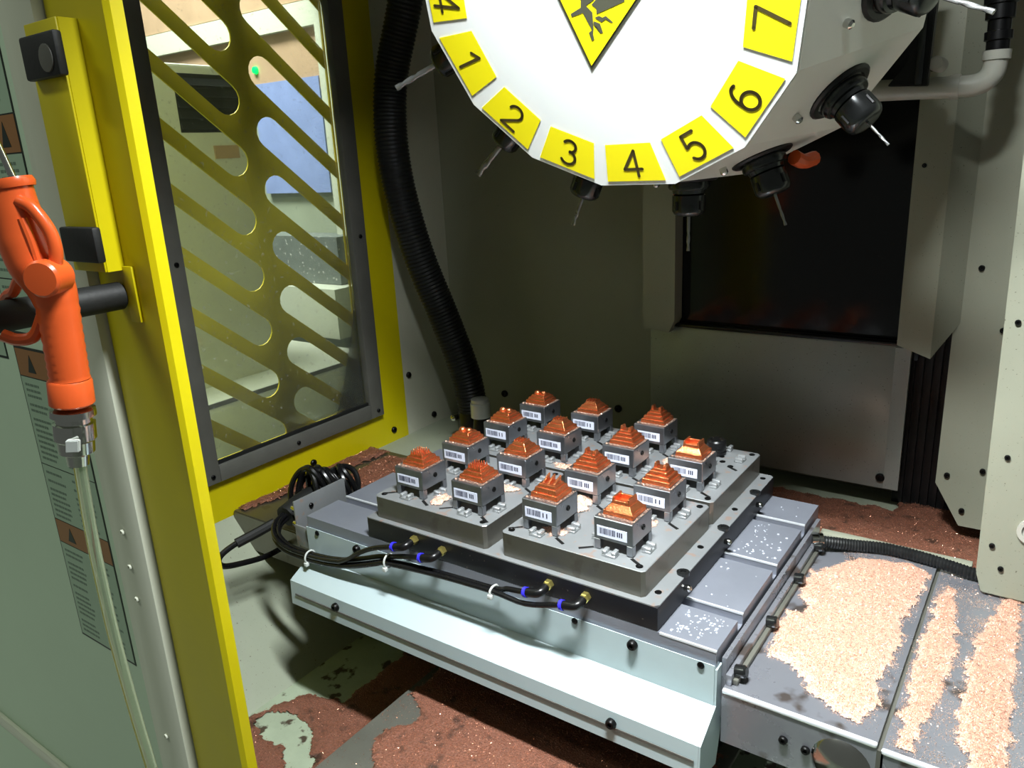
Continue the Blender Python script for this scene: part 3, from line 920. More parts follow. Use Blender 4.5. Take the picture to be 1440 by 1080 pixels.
heaps = [(-0.046, 0.075, 0.014, 0.010, 0.006, 'chip heap beside the first electrode of the second row'),
         (0.150, 0.285, 0.010, 0.012, 0.009, 'chip heap between the rear row electrodes with humps and towers'),
         (0.250, 0.188, 0.020, 0.006, 0.004, 'chip line along the gap before the plate with the black cap'),
         (0.205, 0.010, 0.012, 0.008, 0.003, 'thin chip spill before the slanted-fin electrode'),
         (0.189, 0.080, 0.016, 0.022, 0.010, 'heap of pink copper chips between the front electrodes of the nozzle-side plate'),
         (0.022, 0.013, 0.010, 0.014, 0.007, 'chip heap between the two front electrodes by the cable bracket'),
         (0.080, 0.080, 0.012, 0.010, 0.006, 'chip heap between first and second rows by the cable bracket'),
         (0.238, 0.272, 0.012, 0.012, 0.008, 'chip heap beside the empty chuck place'),
         (0.185, 0.255, 0.012, 0.014, 0.012, 'tall chip heap at the middle of the rear plates'),
         (0.110, 0.188, 0.016, 0.006, 0.004, 'chip heap at the front edge of the hose-side plate'),
         (0.290, 0.085, 0.010, 0.008, 0.004, 'thin chip heap beside the walled electrode')]
for k, (cx, cy, rx, ry, h, lab) in enumerate(heaps):
    chip_bed('chip_heap', lab, [blob(cx, cy, rx * 1.3, ry * 1.3)], 0.0, h, M_chip, M_flake, 1800, 0.0012, seed=70 + k, edge=0.012)

# coolant droplets on the bare table strips
dr = []
for k in range(150):
    if k < 75: x, y = rng.uniform(0.368, 0.415), rng.uniform(-0.022, 0.026)
    elif k < 125: x, y = rng.uniform(0.366, 0.418), rng.uniform(0.182, 0.268)
    else: x, y = rng.uniform(0.366, 0.418), rng.uniform(-0.02, 0.35)
    if any(abs(y - (e - 0.008)) < 0.012 for e in (0.049, 0.172, 0.295)): continue
    dr.append((x, y, rng.uniform(0.0006, 0.0018)))
bm = bmesh.new()
for (x, y, r) in dr:
    bm_lathe(bm, (x, y, ZT + 0.0001), (0, 0, 1), [(0, r), (r * 0.35, r * 0.9), (r * 0.6, r * 0.5), (r * 0.7, 0)], 10)
tag(obj('coolant_droplets', bm, M_drop), 'clear coolant droplets on the bare right end of the table', 'droplets', kind='stuff')

# ================================================================== TURRET
TC = Vector((0.278, -0.006, 0.574)); el = math.radians(28.24)
TN = Vector((0, -math.cos(el), -math.sin(el))); TU = Vector((1, 0, 0)); TV = TN.cross(TU)
RT = 0.2; RA = RT * math.cos(math.pi / 14)


def tp(a, b, h=0.0):
    return TC + TU * a + TV * b + TN * h


def tpol(r, ang, h=0.0):
    return tp(r * math.cos(ang), r * math.sin(ang), h)


tu = thing('tool_turret', 'white fourteen-sided tool turret with yellow number stickers', 'tool changer', tuple(tpol(0, 0, -0.1)))
ang = [-math.pi + k * 2 * math.pi / 14 for k in range(14)]
# face disc
bm = bmesh.new()
bm_prism(bm, [tpol(RT - 0.0015, a, 0.0) for a in ang], -TN * 0.006)
obj('face_disc', bm, M_turret, tu, 15)
# tapering body: facets square to the tool axes
bm = bmesh.new()
Ls = 0.165; sl = math.sin(el); cl = math.cos(el)
r_out = (RA + sl * Ls) / math.cos(math.pi / 14)
rings = []
for (r, h) in ((RT, -0.006), (r_out, -0.006 - cl * Ls), (r_out * 0.93, -0.03 - cl * Ls), (0.10, -0.06 - cl * Ls)):
    rings.append([bm.verts.new(tpol(r, a, h)) for a in ang])
for a, b in zip(rings, rings[1:]):
    for k in range(14):
        bm.faces.new((a[k], b[k], b[(k + 1) % 14], a[(k + 1) % 14]))
bm.faces.new(rings[0]); bm.faces.new(rings[-1][::-1])
bmesh.ops.recalc_face_normals(bm, faces=bm.faces[:])
obj('turret_body', bm, M_turretb, tu, 10)


def arc(cx, cy, rx, ry, a0, a1, n=14):
    return [(cx + rx * math.cos(math.radians(a0 + (a1 - a0) * i / n)), cy + ry * math.sin(math.radians(a0 + (a1 - a0) * i / n))) for i in range(n + 1)]


DIGITS = {'0': [arc(0, 0, .27, .5, 0, 360, 24)],
          '1': [[(-.22, .28), (.05, .5), (.05, -.5)]],
          '2': [arc(0, .22, .28, .28, 165, -35) + [(-.30, -.5), (.32, -.5)]],
          '3': [arc(-.02, .26, .25, .24, 150, -80) + arc(-.02, -.22, .29, .28, 80, -150)],
          '4': [[(.17, -.5), (.17, .5), (-.33, -.22), (.36, -.22)]],
          '5': [[(.26, .5), (-.20, .5), (-.25, .05)] + arc(-.01, -.18, .29, .31, 130, -145)],
          '6': [arc(0.04, -.02, .32, .52, 75, 185) + arc(0, -.2, .29, .30, 180, 540, 24)],
          '7': [[(-.30, .5), (.30, .5), (-.08, -.5)]],
          '8': [arc(0, .25, .23, .25, -90, 270, 20), arc(0, -.24, .28, .26, 90, 450, 20)],
          '9': [arc(0, .2, .29, .30, 0, 360, 24) + arc(-.04, .02, .32, .52, 5, -105)]}


def text_bm(s, size, half=0.0017):
    """round-ended stroke figures, flat, centred on the origin"""
    bm = bmesh.new(); n = len(s); adv = size * 0.62
    for i, ch in enumerate(s):
        ox = (i - (n - 1) / 2) * adv
        for line in DIGITS[ch]:
            P = [Vector((ox + x * size * 0.80, y * size * 0.80)) for x, y in line]
            for p in P:
                bm.faces.new([bm.verts.new((p.x + half * math.cos(q * math.pi / 5), p.y + half * math.sin(q * math.pi / 5), 0)) for q in range(10)])
            for p, q in zip(P, P[1:]):
                if (q - p).length < 1e-6: continue
                d = (q - p).normalized(); m_ = Vector((-d.y, d.x)) * half
                bm.faces.new([bm.verts.new((v.x, v.y, 0)) for v in (p - m_, q - m_, q + m_, p + m_)])
    return bm


for k in range(14):
    ac = -math.pi + (k + 0.5) * 2 * math.pi / 14
    hw = math.radians(10.0)
    rad = Vector((math.cos(ac), math.sin(ac))); tan = Vector((-math.sin(ac), math.cos(ac)))

    def q(rr, tt, h):
        p = rad * rr + tan * tt; return tp(p.x, p.y, h)
    loop = []
    for (rr, tt) in ((0.1445, -0.0262), (0.1885, -0.0345), (0.1885, 0.0345), (0.1445, 0.0262)):
        loop.append(q(rr, tt, 0.0002))
    stk = obj('number_sticker', prism(loop, TN * 0.0004), M_sticker, tu, 0)
    num = k + 1
    bm = text_bm(str(num), 0.0375)
    up = -rad; rt = -tan * -1
    # reading direction: top of the figure points to the turret centre
    rt = Vector((up.y, -up.x))
    for vtx in bm.verts:
        p = rad * 0.1675 + rt * vtx.co.x + up * vtx.co.y
        vtx.co = tp(p.x, p.y, 0.0009)
    obj('numeral', bm, M_ink, stk, 0)

# warning triangle with a crushed-hand symbol
apex = Vector((-0.019, -0.063)); dl = Vector((-0.22, 0.976)).normalized(); dr_ = Vector((0.745, 0.667)).normalized(); S = 0.128


def tri(off, h, m, name, par):
    a = apex + (dl + dr_).normalized() * off * 2; sd = S - off * 3.46
    return obj(name, prism([tp(*(a), h), tp(*(a + dl * sd), h), tp(*(a + dr_ * sd), h)], TN * 0.0004), m, par, 0)


ws = tri(0.0, 0.0002, M_inkgrey, 'warning_sign', tu)
tri(0.0026, 0.0007, M_sticker, 'yellow_field', ws)
sym = [[(-0.011, 0.03), (-0.011, 0.004), (-0.013, -0.002), (-0.025, -0.006), (-0.025, -0.009), (-0.012, -0.007), (-0.007, -0.024), (-0.011, -0.026), (-0.010, -0.034), (-0.007, -0.033), (-0.007, -0.028), (-0.005, -0.023), (-0.002, -0.008), (-0.007, -0.001), (0.003, 0.003), (0.006, 0.03)],
       [(-0.001, -0.001), (0.003, -0.005), (0.002, -0.010), (0.033, -0.003), (0.036, 0.010), (0.010, 0.006)],
       [(-0.001, -0.013), (0.004, -0.012), (0.007, -0.014), (0.011, -0.013), (0.017, -0.020), (0.015, -0.020), (0.010, -0.016), (0.005, -0.018)],
       [(-0.003, -0.016), (0.003, -0.019), (0.004, -0.028), (0.001, -0.028), (-0.001, -0.021), (-0.004, -0.019)]]
bm = bmesh.new()
for L in sym:
    vs = [bm.verts.new(tp(a, b, 0.0013)) for a, b in L]; bm.faces.new(vs)
bmesh.ops.triangulate(bm, faces=bm.faces[:])
obj('symbol', bm, M_inkgrey, ws, 0)

# tool stations 1..7 in view
lens = (0.060, 0.050, 0.038, 0.042, 0.036, 0.030, 0.055)
cr_ = (0.0038, 0.0044, 0.0024, 0.0020, 0.0016, 0.0014, 0.0022)
tool_lab = ('long fluted end mill', 'stubby fluted end mill', 'thin drill', 'thin cutter pointing straight down', 'slim ball cutter beside an orange clip', 'slim cutter beside the grey pipe', 'polished pointed cutter')
for k in range(7):
    ac = -math.pi + (k + 0.5) * 2 * math.pi / 14
    radial = TU * math.cos(ac) + TV * math.sin(ac)
    d = (radial * cl + TN * sl).normalized()
    slope = (radial * sl - TN * cl).normalized()
    seat = TC + radial * RA - TN * 0.006 + slope * 0.098
    if k == 3: seat = seat + TU * 0.016
    obj('tool_pocket', lathe(seat - d * 0.004, d, [(0, 0.0335), (0.0055, 0.0335), (0.0075, 0.031), (0.0075, 0.026), (0.004, 0.025)], 28), M_dark, tu)
    base = seat + d * 0.004
    t_ = thing('tool_holder', 'dark collet holder with %s at turret station %d' % (tool_lab[k], k + 1), 'tool', tuple(base), 'tool holders in the turret')
    obj('flange', lathe(base, d, [(0, 0.024), (0.006, 0.0245), (0.009, 0.023), (0.010, 0.020), (0.014, 0.0185)], 28), M_tool, t_)
    nb = lathe(base + d * 0.014, d, [(0, 0.0160), (0.002, 0.0195), (0.020, 0.0195), (0.024, 0.017), (0.026, 0.0135), (0.026, 0.006)], 28)
    nut = obj('collet_nut', nb, M_tool, t_)
    dd, aa, bb = frame_of(d)
    for s in range(4):
        an = s * math.pi / 2 + 0.4
        cpos = base + d * 0.0275 + (aa * math.cos(an) + bb * math.sin(an)) * 0.0193
        obj('wrench_slot', lathe(cpos - d * 0.005, d, [(0, 0.0022), (0.010, 0.0022)], 8), M_black, nut)
    r = cr_[k]; Ln = lens[k]
    obj('shank', lathe(base + d * 0.040, d, [(0, r), (Ln * 0.45, r)], 14), M_cut, t_)
    # fluted cutter: twisted lobes
    bm = bmesh.new(); n = 16; rows = []
    for s in range(13):
        tt = s / 12; c = base + d * (0.040 + Ln * (0.45 + 0.55 * tt))
        rows.append([bm.verts.new(c + (aa * math.cos(2 * math.pi * i / n) + bb * math.sin(2 * math.pi * i / n)) *
                                  (r * (0.62 + 0.46 * abs(math.cos(math.pi * 2 * i / n + tt * 5))))) for i in range(n)])
    for r0, r1 in zip(rows, rows[1:]):
        for i in range(n):
            bm.faces.new((r0[i], r0[(i + 1) % n], r1[(i + 1) % n], r1[i]))
    bm.faces.new(rows[0][::-1]); bm.faces.new(rows[-1])
    obj('fluted_cutter', bm, M_cut, t_)
    side = d.cross(radial).normalized()
    if k == 4:
        g = seat + TU * 0.031 + slope * 0.010 - d * 0.001
        obj('pocket_clip', tube([g - slope * 0.004 + d * 0.004, g + slope * 0.012 + d * 0.010, g + slope * 0.030 + TU * 0.004 + d * 0.008], 0.0080, 10), M_orange, tu, label='orange plastic pocket clip')
    if k == 3:
        g = seat - TU * 0.024
        obj('pocket_clip', tube([g + d * 0.003, g + d * 0.012 + TU * 0.006, g + d * 0.022 + TU * 0.008], 0.0035, 8), mat('red_plastic', (190, 60, 40), 0.4), tu, label='red plastic pocket clip')
    # small spring pin near each pocket on the facet
    obj('spring_pin', lathe(seat - slope * 0.048 - side * 0.020 * (1 if k else -1), d, [(0, 0.0042), (0.006, 0.0042), (0.008, 0.0022), (0.008, 0.001)], 12), M_chrome, tu)

# gripper lever behind the turret and its boss
lv = thing('gripper_lever', 'dark tapered gripper lever standing above the grey pipe', 'lever', (0.505, 0.36, 0.49))
obj('lever_arm', prism([(0.496, 0.36, 0.64), (0.516, 0.36, 0.64), (0.514, 0.36, 0.555), (0.5125, 0.36, 0.494), (0.470, 0.36, 0.497), (0.490, 0.36, 0.522)], (0, 0.016, 0), 0.001), M_dark, lv)
obj('lever_rib', box(0.500, 0.508, 0.352, 0.360, 0.496, 0.64, 0.001), M_tool, lv)
obj('boss', lathe((0.519, 0.40, 0.518), (0, -1, 0), [(0, 0.0085), (0.03, 0.0085), (0.034, 0.007)], 20), M_pvc, lv)

# coolant pipe
pp = thing('coolant_pipe', 'grey plastic coolant pipe elbowed up behind the turret', 'pipe', (0.51, 0.40, 0.48))
path = [V(0.436, 0.40, 0.495), V(0.49, 0.40, 0.4935), V(0.535, 0.40, 0.492), V(0.560, 0.40, 0.493), V(0.573, 0.40, 0.503), V(0.576, 0.40, 0.520)]
obj('pipe_run', tube(path, 0.0125, 18), M_pvc, pp)
obj('elbow_collar', lathe((0.532, 0.40, 0.492), (1, 0, 0), [(0, 0.0142), (0.010, 0.0142)], 20), M_pvc, pp)
obj('end_collar', lathe((0.432, 0.40, 0.495), (1, 0, 0), [(0, 0.0145), (0.012, 0.0145)], 20), M_pvc, pp)
obj('elbow_rim', lathe((0.576, 0.40, 0.518), (0, 0, 1), [(0, 0.0145), (0.010, 0.0145)], 20), M_pvc, pp)
obj('hose_barb', lathe((0.576, 0.40, 0.526), (-0.03, 0, 1), [(0, 0.012), (0.012, 0.012), (0.013, 0.0145), (0.022, 0.0145), (0.023, 0.012), (0.034, 0.012), (0.035, 0.015), (0.05, 0.015), (0.051, 0.0175), (0.16, 0.0175)], 20), M_black, pp)

# ================================================================== HOSES
bh = thing('ribbed_hose', 'thick black ribbed hose hanging down the rear left corner', 'hose', (-0.32, 0.52, -0.10))
hp = [V(-0.345, 0.46, 0.84), V(-0.370, 0.46, 0.725), V(-0.418, 0.45, 0.575), V(-0.415, 0.44, 0.43), V(-0.395, 0.46, 0.27), V(-0.368, 0.50, 0.118), V(-0.345, 0.525, 0.0), V(-0.338, 0.535, -0.085)]
obj('hose_tube', ribbed(hp, 0.0325, 0.0075, 0.0028, 22), M_hose, bh)
obj('hose_collar', lathe((-0.336, 0.535, ZL), (0, 0, 1), [(0, 0.0362), (0.010, 0.0362), (0.011, 0.0352), (0.069, 0.0352), (0.073, 0.034)], 24), M_black, bh)
obj('collar_clip', lathe((-0.372, 0.520, -0.100), (0, -1, 0), [(0, 0.007), (0.016, 0.007), (0.018, 0.004)], 12), M_chrome, bh)
cn = thing('air_canister', 'small brushed silver canister at the foot of the ribbed hose', 'canister', (-0.291, 0.50, -0.12))
obj('canister_body', lathe((-0.291, 0.50, -0.083), (0, 0, 1), [(0, 0.014), (0.001, 0.0205), (0.030, 0.0205), (0.033, 0.017), (0.034, 0.0185), (0.040, 0.0185), (0.042, 0.014)], 28), M_can, cn)
obj('canister_foot', lathe((-0.291, 0.50, ZL + 0.0005), (0, 0, 1), [(0, 0.0195), (0.045, 0.0190), (0.073, 0.015)], 20), M_black, cn)

sh = thing('ribbed_conduit', 'thin black ribbed conduit lying across the way cover', 'hose', (0.53, 0.33, -0.105))
cp_ = [V(0.436, 0.306, -0.088), V(0.479, 0.332, -0.0957), V(0.521, 0.346, -0.0967), V(0.564, 0.344, -0.0968), V(0.598, 0.341, -0.0988), V(0.625, 0.338, -0.1004), V(0.655, 0.343, -0.1006), V(0.69, 0.345, -0.1006)]
obj('conduit_tube', ribbed(cp_, 0.0085, 0.004, 0.0014, 14), M_hose, sh)
obj('conduit_gland', lathe((0.4325, 0.304, -0.087), (1, 0.5, 0), [(0, 0.008), (0.008, 0.008), (0.009, 0.010), (0.014, 0.010)], 14), M_chrome, sh)

# ================================================================== AIR FITTINGS AND TUBES
fit = [(0.008, -0.043, 'first'), (0.056, -0.046, 'second'), (0.220, -0.045, 'third'), (0.270, -0.046, 'fourth')]
tubes = []
for k, (x, z, word) in enumerate(fit):
    t_ = thing('push_fitting', 'brass and black push-in air fitting with blue collar, %s from the cable bracket' % word, 'fitting', (x, -0.0318, z), 'air fittings on the fixture base')
    obj('brass_hex', lathe((x, -0.0314, z), (0, -1, 0), [(0, 0.0062), (0.006, 0.0062), (0.007, 0.005), (0.010, 0.005)], 6), M_brass, t_, 0)
    obj('elbow_body', tube([V(x, -0.041, z), V(x, -0.049, z - 0.001), V(x - 0.005, -0.053, z - 0.003), V(x - 0.018, -0.053, z - 0.006)], 0.0054, 12, 5), M_black, t_)
    obj('blue_collar', lathe((x - 0.018, -0.053, z - 0.006), (-1, 0, -0.2), [(0, 0.0064), (0.004, 0.0064), (0.0045, 0.0055)], 16), M_blue, t_)
    tubes.append(V(x - 0.0225, -0.053, z - 0.007))
bundle = catmull([V(-0.125, -0.0488, -0.1080), V(-0.155, -0.0485, -0.1140), V(-0.196, -0.0485, -0.1180), V(-0.240, -0.0520, -0.1150), V(-0.270, -0.0480, -0.1060),
                  V(-0.290, -0.0310, -0.0985), V(-0.299, -0.0120, -0.0960), V(-0.301, -0.0020, -0.0955)], 4)
leads = [[V(-0.055, -0.0525, -0.0640), V(-0.085, -0.0525, -0.0800), V(-0.106, -0.0523, -0.0945)],
         [V(0.0, -0.0500, -0.0620), V(-0.028, -0.0475, -0.0713), V(-0.050, -0.0465, -0.0775), V(-0.075, -0.0455, -0.0873), V(-0.100, -0.0453, -0.0965)],
         [V(0.170, -0.0490, -0.0585), V(0.150, -0.0464, -0.0655), V(0.060, -0.0464, -0.0700), V(-0.028, -0.0464, -0.0790), V(-0.050, -0.0460, -0.0858), V(-0.075, -0.0455, -0.0955), V(-0.100, -0.0453, -0.1045)],
         [V(0.200, -0.0548, -0.0660), V(0.150, -0.0536, -0.0655), V(0.060, -0.0536, -0.0700), V(-0.028, -0.0536, -0.0790), V(-0.050, -0.0531, -0.0858), V(-0.075, -0.0526, -0.0955), V(-0.100, -0.0524, -0.1045)]]
SP = 0.00355                                     # half the spacing in the bundle: the tubes just touch
for k in range(4):
    su, sv = ((1, 1), (-1, 1), (-1, -1), (1, -1))[k]
    P = [tubes[k]] + leads[k]
    for i, c in enumerate(bundle):
        t = (bundle[min(i + 1, len(bundle) - 1)] - bundle[max(i - 1, 0)]).normalized()
        n = Vector((-t.y, t.x, 0)).normalized(); b_ = n.cross(t).normalized()
        if b_.z < 0: b_ = -b_
        P.append(c + n * (su * SP) + b_ * (sv * SP))
    o = tag(obj('air_tube', tube(P, 0.0034, 10, 4), M_cable), 'black air tube running from the %s blue-collared fitting to the cable bracket' % fit[k][2], 'tube', 'black air tubes along the apron')
for (x, y, z, ry, rz, lab) in ((-0.196, -0.0485, -0.1180, 0.0096, 0.0096, 'white cable tie nearest the cable bracket'),
                               (-0.028, -0.0500, -0.0766, 0.0090, 0.0098, 'white cable tie below the first blue-collared fitting'),
                               (0.150, -0.0500, -0.0655, 0.0083, 0.0052, 'white cable tie left of the third blue-collared fitting')):
    t_ = thing('cable_tie', lab, 'cable tie', (x, y, z - rz - 0.006), 'white cable ties on the air tubes')
    bm = bmesh.new()
    pts = [V(x, y + ry * math.cos(a), z + rz * math.sin(a)) for a in [2 * math.pi * i / 20 for i in range(21)]]
    bm_tube(bm, pts, 0.0014, 6, False)
    obj('strap', bm, M_tie, t_)
    obj('head', box(x - 0.003, x + 0.003, y - ry * 0.75 - 0.004, y - ry * 0.75 + 0.002, z - rz * 0.75 - 0.0045, z - rz * 0.75 + 0.0015, 0.0008), M_tie, t_)

# cable coils lying on the left way cover, behind the bracket
cc = thing('cable_coil', 'tangle of black cable coils behind the steel bracket', 'cable', (-0.305, 0.08, -0.147))
for k in range(13):
    r = random.Random(100 + k)
    cy = 0.050 + 0.078 * k / 12; cx = -0.306 + r.uniform(-0.008, 0.008)
    rx = r.uniform(0.024, 0.034); rz = (0.054 if cy < 0.08 else 0.044) * r.uniform(0.80, 1.0)
    cz = -0.1468 + 0.0048 + rz; lean = r.uniform(-0.014, 0.014); wob = r.uniform(0, 6.2)
    pts = []
    for i in range(15):
        a = 2 * math.pi * i / 14
        pts.append(V(cx + rx * math.cos(a), cy + lean * math.cos(a) + 0.006 * math.sin(2 * a + wob), cz + rz * math.sin(a)))
    obj('coil_loop', tube(pts, 0.0048, 8, 4), M_cable, cc)
obj('coil_core', tube([V(-0.300, -0.006, -0.096), V(-0.304, 0.04, -0.088), V(-0.305, 0.08, -0.090), V(-0.304, 0.125, -0.100)], 0.018, 12, 6), M_rubber, cc)
cl_ = thing('loose_cable', 'thick black cable looping towards the sloping sheet', 'cable', (-0.34, -0.03, -0.18))
obj('cable_loop', tube([V(-0.316, 0.012, -0.100), V(-0.323, -0.014, -0.110), V(-0.335, -0.045, -0.119), V(-0.344, -0.076, -0.1255), V(-0.347, -0.098, -0.133), V(-0.349, -0.104, -0.144),
                        V(-0.348, -0.095, -0.155), V(-0.346, -0.063, -0.164), V(-0.346, -0.025, -0.172), V(-0.348, 0.006, -0.174), V(-0.349, 0.0295, -0.173)], 0.0048, 10, 8), M_cable, cl_)
obj('sleeve', tube([V(-0.3215, -0.012, -0.1093), V(-0.335, -0.045, -0.119), V(-0.3435, -0.072, -0.1248)], 0.0080, 10, 6), M_rubber, cl_)
for z in (-0.070, -0.096):
    obj('cable_gland', lathe((-0.2500, -0.013, z), (-1, 0, 0), [(0, 0.0075), (0.005, 0.0075), (0.0055, 0.0062), (0.014, 0.0062), (0.0155, 0.0045), (0.019, 0.0045)], 14), M_chrome, br)

# ================================================================== SLIDING DOOR
DY = -0.30
door = bpy.data.objects.new('door_1', None); COL.objects.link(door); door.location = (-0.4, DY, -0.9); struct(door)
obj('door_panel', box(-1.1, -0.225, DY, DY + 0.02, -0.95, 1.1), M_door, door)
# rounded moulding
bm = bmesh.new()
pr = [(-0.225, DY + 0.01), (-0.222, DY - 0.004), (-0.212, DY - 0.012), (-0.190, DY - 0.014), (-0.158, DY - 0.014), (-0.148, DY - 0.010), (-0.1465, DY + 0.01)]
bm_prism(bm, [(x, y, -0.95) for x, y in pr], (0, 0, 2.05))
obj('moulding', bm, M_mold, door, 50)
# yellow stile with folded return
bm = bmesh.new()
pr = [(-0.1440, DY), (-0.0440, DY), (-0.0385, DY + 0.004), (-0.0385, DY + 0.016), (-0.1440, DY + 0.016)]
bm_prism(bm, [(x, y, -0.95) for x, y in pr], (0, 0, 2.05))
obj('yellow_stile', bm, M_yel, door, 20)
obj('seam_shadow_gap', box(-0.1462, -0.1442, DY + 0.004, DY + 0.018, -0.95, 1.1), M_rubber, door)
for z in (0.048, 0.003, -0.040, -0.236):
    obj('moulding_screw', screw_bm((-0.178, DY - 0.014, z), (0, -1, 0), 0.0035, 0.003), M_mold, door)
obj('lower_trim', box(-1.1, -0.30, DY - 0.008, DY, -0.510, -0.485, 0.003), M_mold, door)

# handle channel with rubber bumpers
hd = obj('handle', box(-0.150, -0.090, DY - 0.020, DY - 0.0175, 0.352, 0.580, 0.001), M_yel, door, label='yellow folded pull handle')
obj('handle_side', box(-0.0925, -0.090, DY - 0.0175, DY - 0.0002, 0.352, 0.580), M_yel, hd)
for (z0, z1) in ((0.530, 0.568), (0.362, 0.396)):
    b = obj('rubber_bumper', box(-0.147, -0.0820, DY - 0.029, DY - 0.020, z0, z1, 0.0025), M_rubber, hd, label='black rubber bumper block')
    if z0 > 0.5:
        obj('bumper_screw', lathe((-0.100, DY - 0.029, (z0 + z1) / 2 - 0.003), (0, -1, 0), [(0, 0.012), (0.0012, 0.012), (0.0016, 0.010)], 20), M_frame, b)

# peg the air gun hangs from
peg = thing('hanging_peg', 'black rubber covered peg sticking out of the door', 'peg', (-0.102, DY, 0.312))
obj('peg_bar', lathe((-0.102, DY - 0.0005, 0.326), (0, -1, 0), [(0, 0.010), (0.004, 0.014), (0.19, 0.0145), (0.196, 0.011)], 20), M_rubber, peg)
obj('peg_base', box(-0.092, -0.074, DY - 0.003, DY - 0.0003, 0.300, 0.356, 0.001), M_yel, peg)

# stickers on the door panel
def sticker(x0, x1, z0, z1, label, bands, rows, seed):
    s = obj('warning_sticker', box(x0, x1, DY - 0.0006, DY, z0, z1), M_ink2, door, 0, label=label)
    y = DY - 0.0009
    cells = []
    edges = sorted([z0 + 0.0025, z1 - 0.0025] + rows)
    for a, b in zip(edges, edges[1:]):
        cells.append((a + 0.0008, b - 0.0008))
    for (a, b) in cells:
        mid = (a + b) / 2
        isb = any(abs(mid - q) < 0.02 for q in bands)
        c = obj('sticker_cell', box(x0 + 0.0025, x1 - 0.0025, y, DY - 0.0006, a, b), M_stickb if isb else M_stickw, s, 0)
        r = random.Random(seed + int(mid * 1000)); bm = bmesh.new()
        if isb:
            for xc in (x0 + 0.028, x1 - 0.042):
                bm_prism(bm, [(xc, y - 0.0003, a + 0.006), (xc + 0.020, y - 0.0003, a + 0.006), (xc + 0.010, y - 0.0003, b - 0.006)], (0, 0.0003, 0))
            obj('hazard_symbol', bm, M_ink2, c, 0)
            continue
        z = b - 0.008
        while z > a + 0.006:
            for xc in (x0 + 0.010, (x0 + x1) / 2 + 0.008):
                x = xc; end = xc + (x1 - x0) / 2 - 0.022 - r.random() * 0.012
                while x < end:
                    wd = r.uniform(0.003, 0.009)
                    bm_box(bm, x, min(x + wd, end), y - 0.0002, y, z - 0.0032, z); x += wd + 0.0016
            z -= r.choice((0.0075, 0.0075, 0.012))
        obj('printed_text', bm, M_ink3, c, 0)


M_ink2 = mat('sticker_black', (30, 40, 34), 0.5)
M_ink3 = mat('sticker_print', (104, 124, 108), 0.5)
sticker(-0.389, -0.250, -0.170, 0.246, 'tall warning sticker with brown hazard bands', (-0.008, 0.226), [0.207, 0.088, 0.009, -0.025], 5)
sticker(-0.389, -0.250, 0.262, 0.60, 'upper warning sticker behind the air gun', (0.49,), [0.51, 0.47, 0.39, 0.33], 9)
sticker(-0.56, -0.412, 0.262, 0.60, 'warning sticker partly outside the view', (0.50,), [0.52, 0.48, 0.40], 12)
sticker(-0.56, -0.412, 0.225, 0.255, 'small sticker strip below the upper stickers', (), [], 15)

# ================================================================== AIR GUN
G0 = V(-0.038, -0.396, 0.343); GS = V(0.82, 0.572, 0.0)
GT = V(0, 0, 1); GW = V(0.572, -0.82, 0)          # GW points to the viewer side
K = 0.00062


def gp(px, py, wd=0.0):
    s = (px - 60 - 0.205 * (py - 420)) * K; t = (420 - py) * K * 1.03
    return G0 + GS * s + GT * t + GW * wd


ag = thing('air_gun', 'orange plastic air blow gun hanging on the black peg', 'air gun', tuple(gp(88, 640)))
bp_ = [(10, 270, 24), (14, 300, 29), (24, 340, 33), (38, 372, 34), (56, 398, 32), (66, 425, 28), (72, 460, 27), (78, 500, 27), (83, 532, 27)]
bm = bmesh.new(); P = catmull([gp(x, y) for x, y, r in bp_], 6)
rr = np.interp(np.linspace(0, len(bp_) - 1, len(P)), np.arange(len(bp_)), [r * K for _, _, r in bp_]).tolist()
for i in range(len(P)):     # grip rings
    u = i / (len(P) - 1) * (len(bp_) - 1)
    if u > 5 and i % 2: rr[i] *= 0.955
bm_tube(bm, P, rr, 20)
obj('gun_body', bm, M_orange, ag, 60)
obj('gun_head', lathe(gp(12, 274), (gp(8, 262) - gp(12, 274)), [(0, 0.0165), (0.004, 0.0175), (0.008, 0.016)], 20), M_orange, ag)
obj('grip_collar', lathe(gp(82, 532), gp(86, 570) - gp(82, 532), [(0, 0.0170), (0.002, 0.0182), (0.022, 0.0186), (0.024, 0.0165)], 24), M_orange, ag)
obj('lever', tube([gp(28, 290, 0.010), gp(48, 300, 0.012), gp(70, 330, 0.012), gp(78, 360, 0.012), gp(72, 388, 0.012)], 0.0055, 12, 8), M_orange, ag)
obj('lever_web', tube([gp(34, 312, 0.013), gp(46, 340, 0.014), gp(56, 372, 0.014)], 0.0040, 10, 8), M_orange, ag)
obj('pivot_knob', lathe(gp(69, 388, 0.002), GW, [(0, 0.0155), (0.022, 0.0155), (0.0245, 0.0135), (0.025, 0.0)], 26), M_orange, ag)
obj('trigger', tube([gp(44, 440, -0.004), gp(30, 470, -0.004), gp(8, 474, -0.002), gp(-12, 466, 0)], 0.0055, 10, 8), M_orange, ag)
obj('hang_hook', tube([V(-0.045, -0.400, 0.366), V(-0.072, -0.402, 0.362), V(-0.094, -0.402, 0.3475), V(-0.107, -0.402, 0.3440), V(-0.1195, -0.402, 0.3355), V(-0.1225, -0.402, 0.318)], 0.0048, 10, 8), M_orange, ag)
obj('nozzle', lathe(gp(14, 268), gp(-4, 228) - gp(14, 268), [(0, 0.0028), (0.06, 0.0026)], 12), M_chrome, ag)
cpb = gp(86, 572); cpd = gp(92, 640) - gp(86, 572)
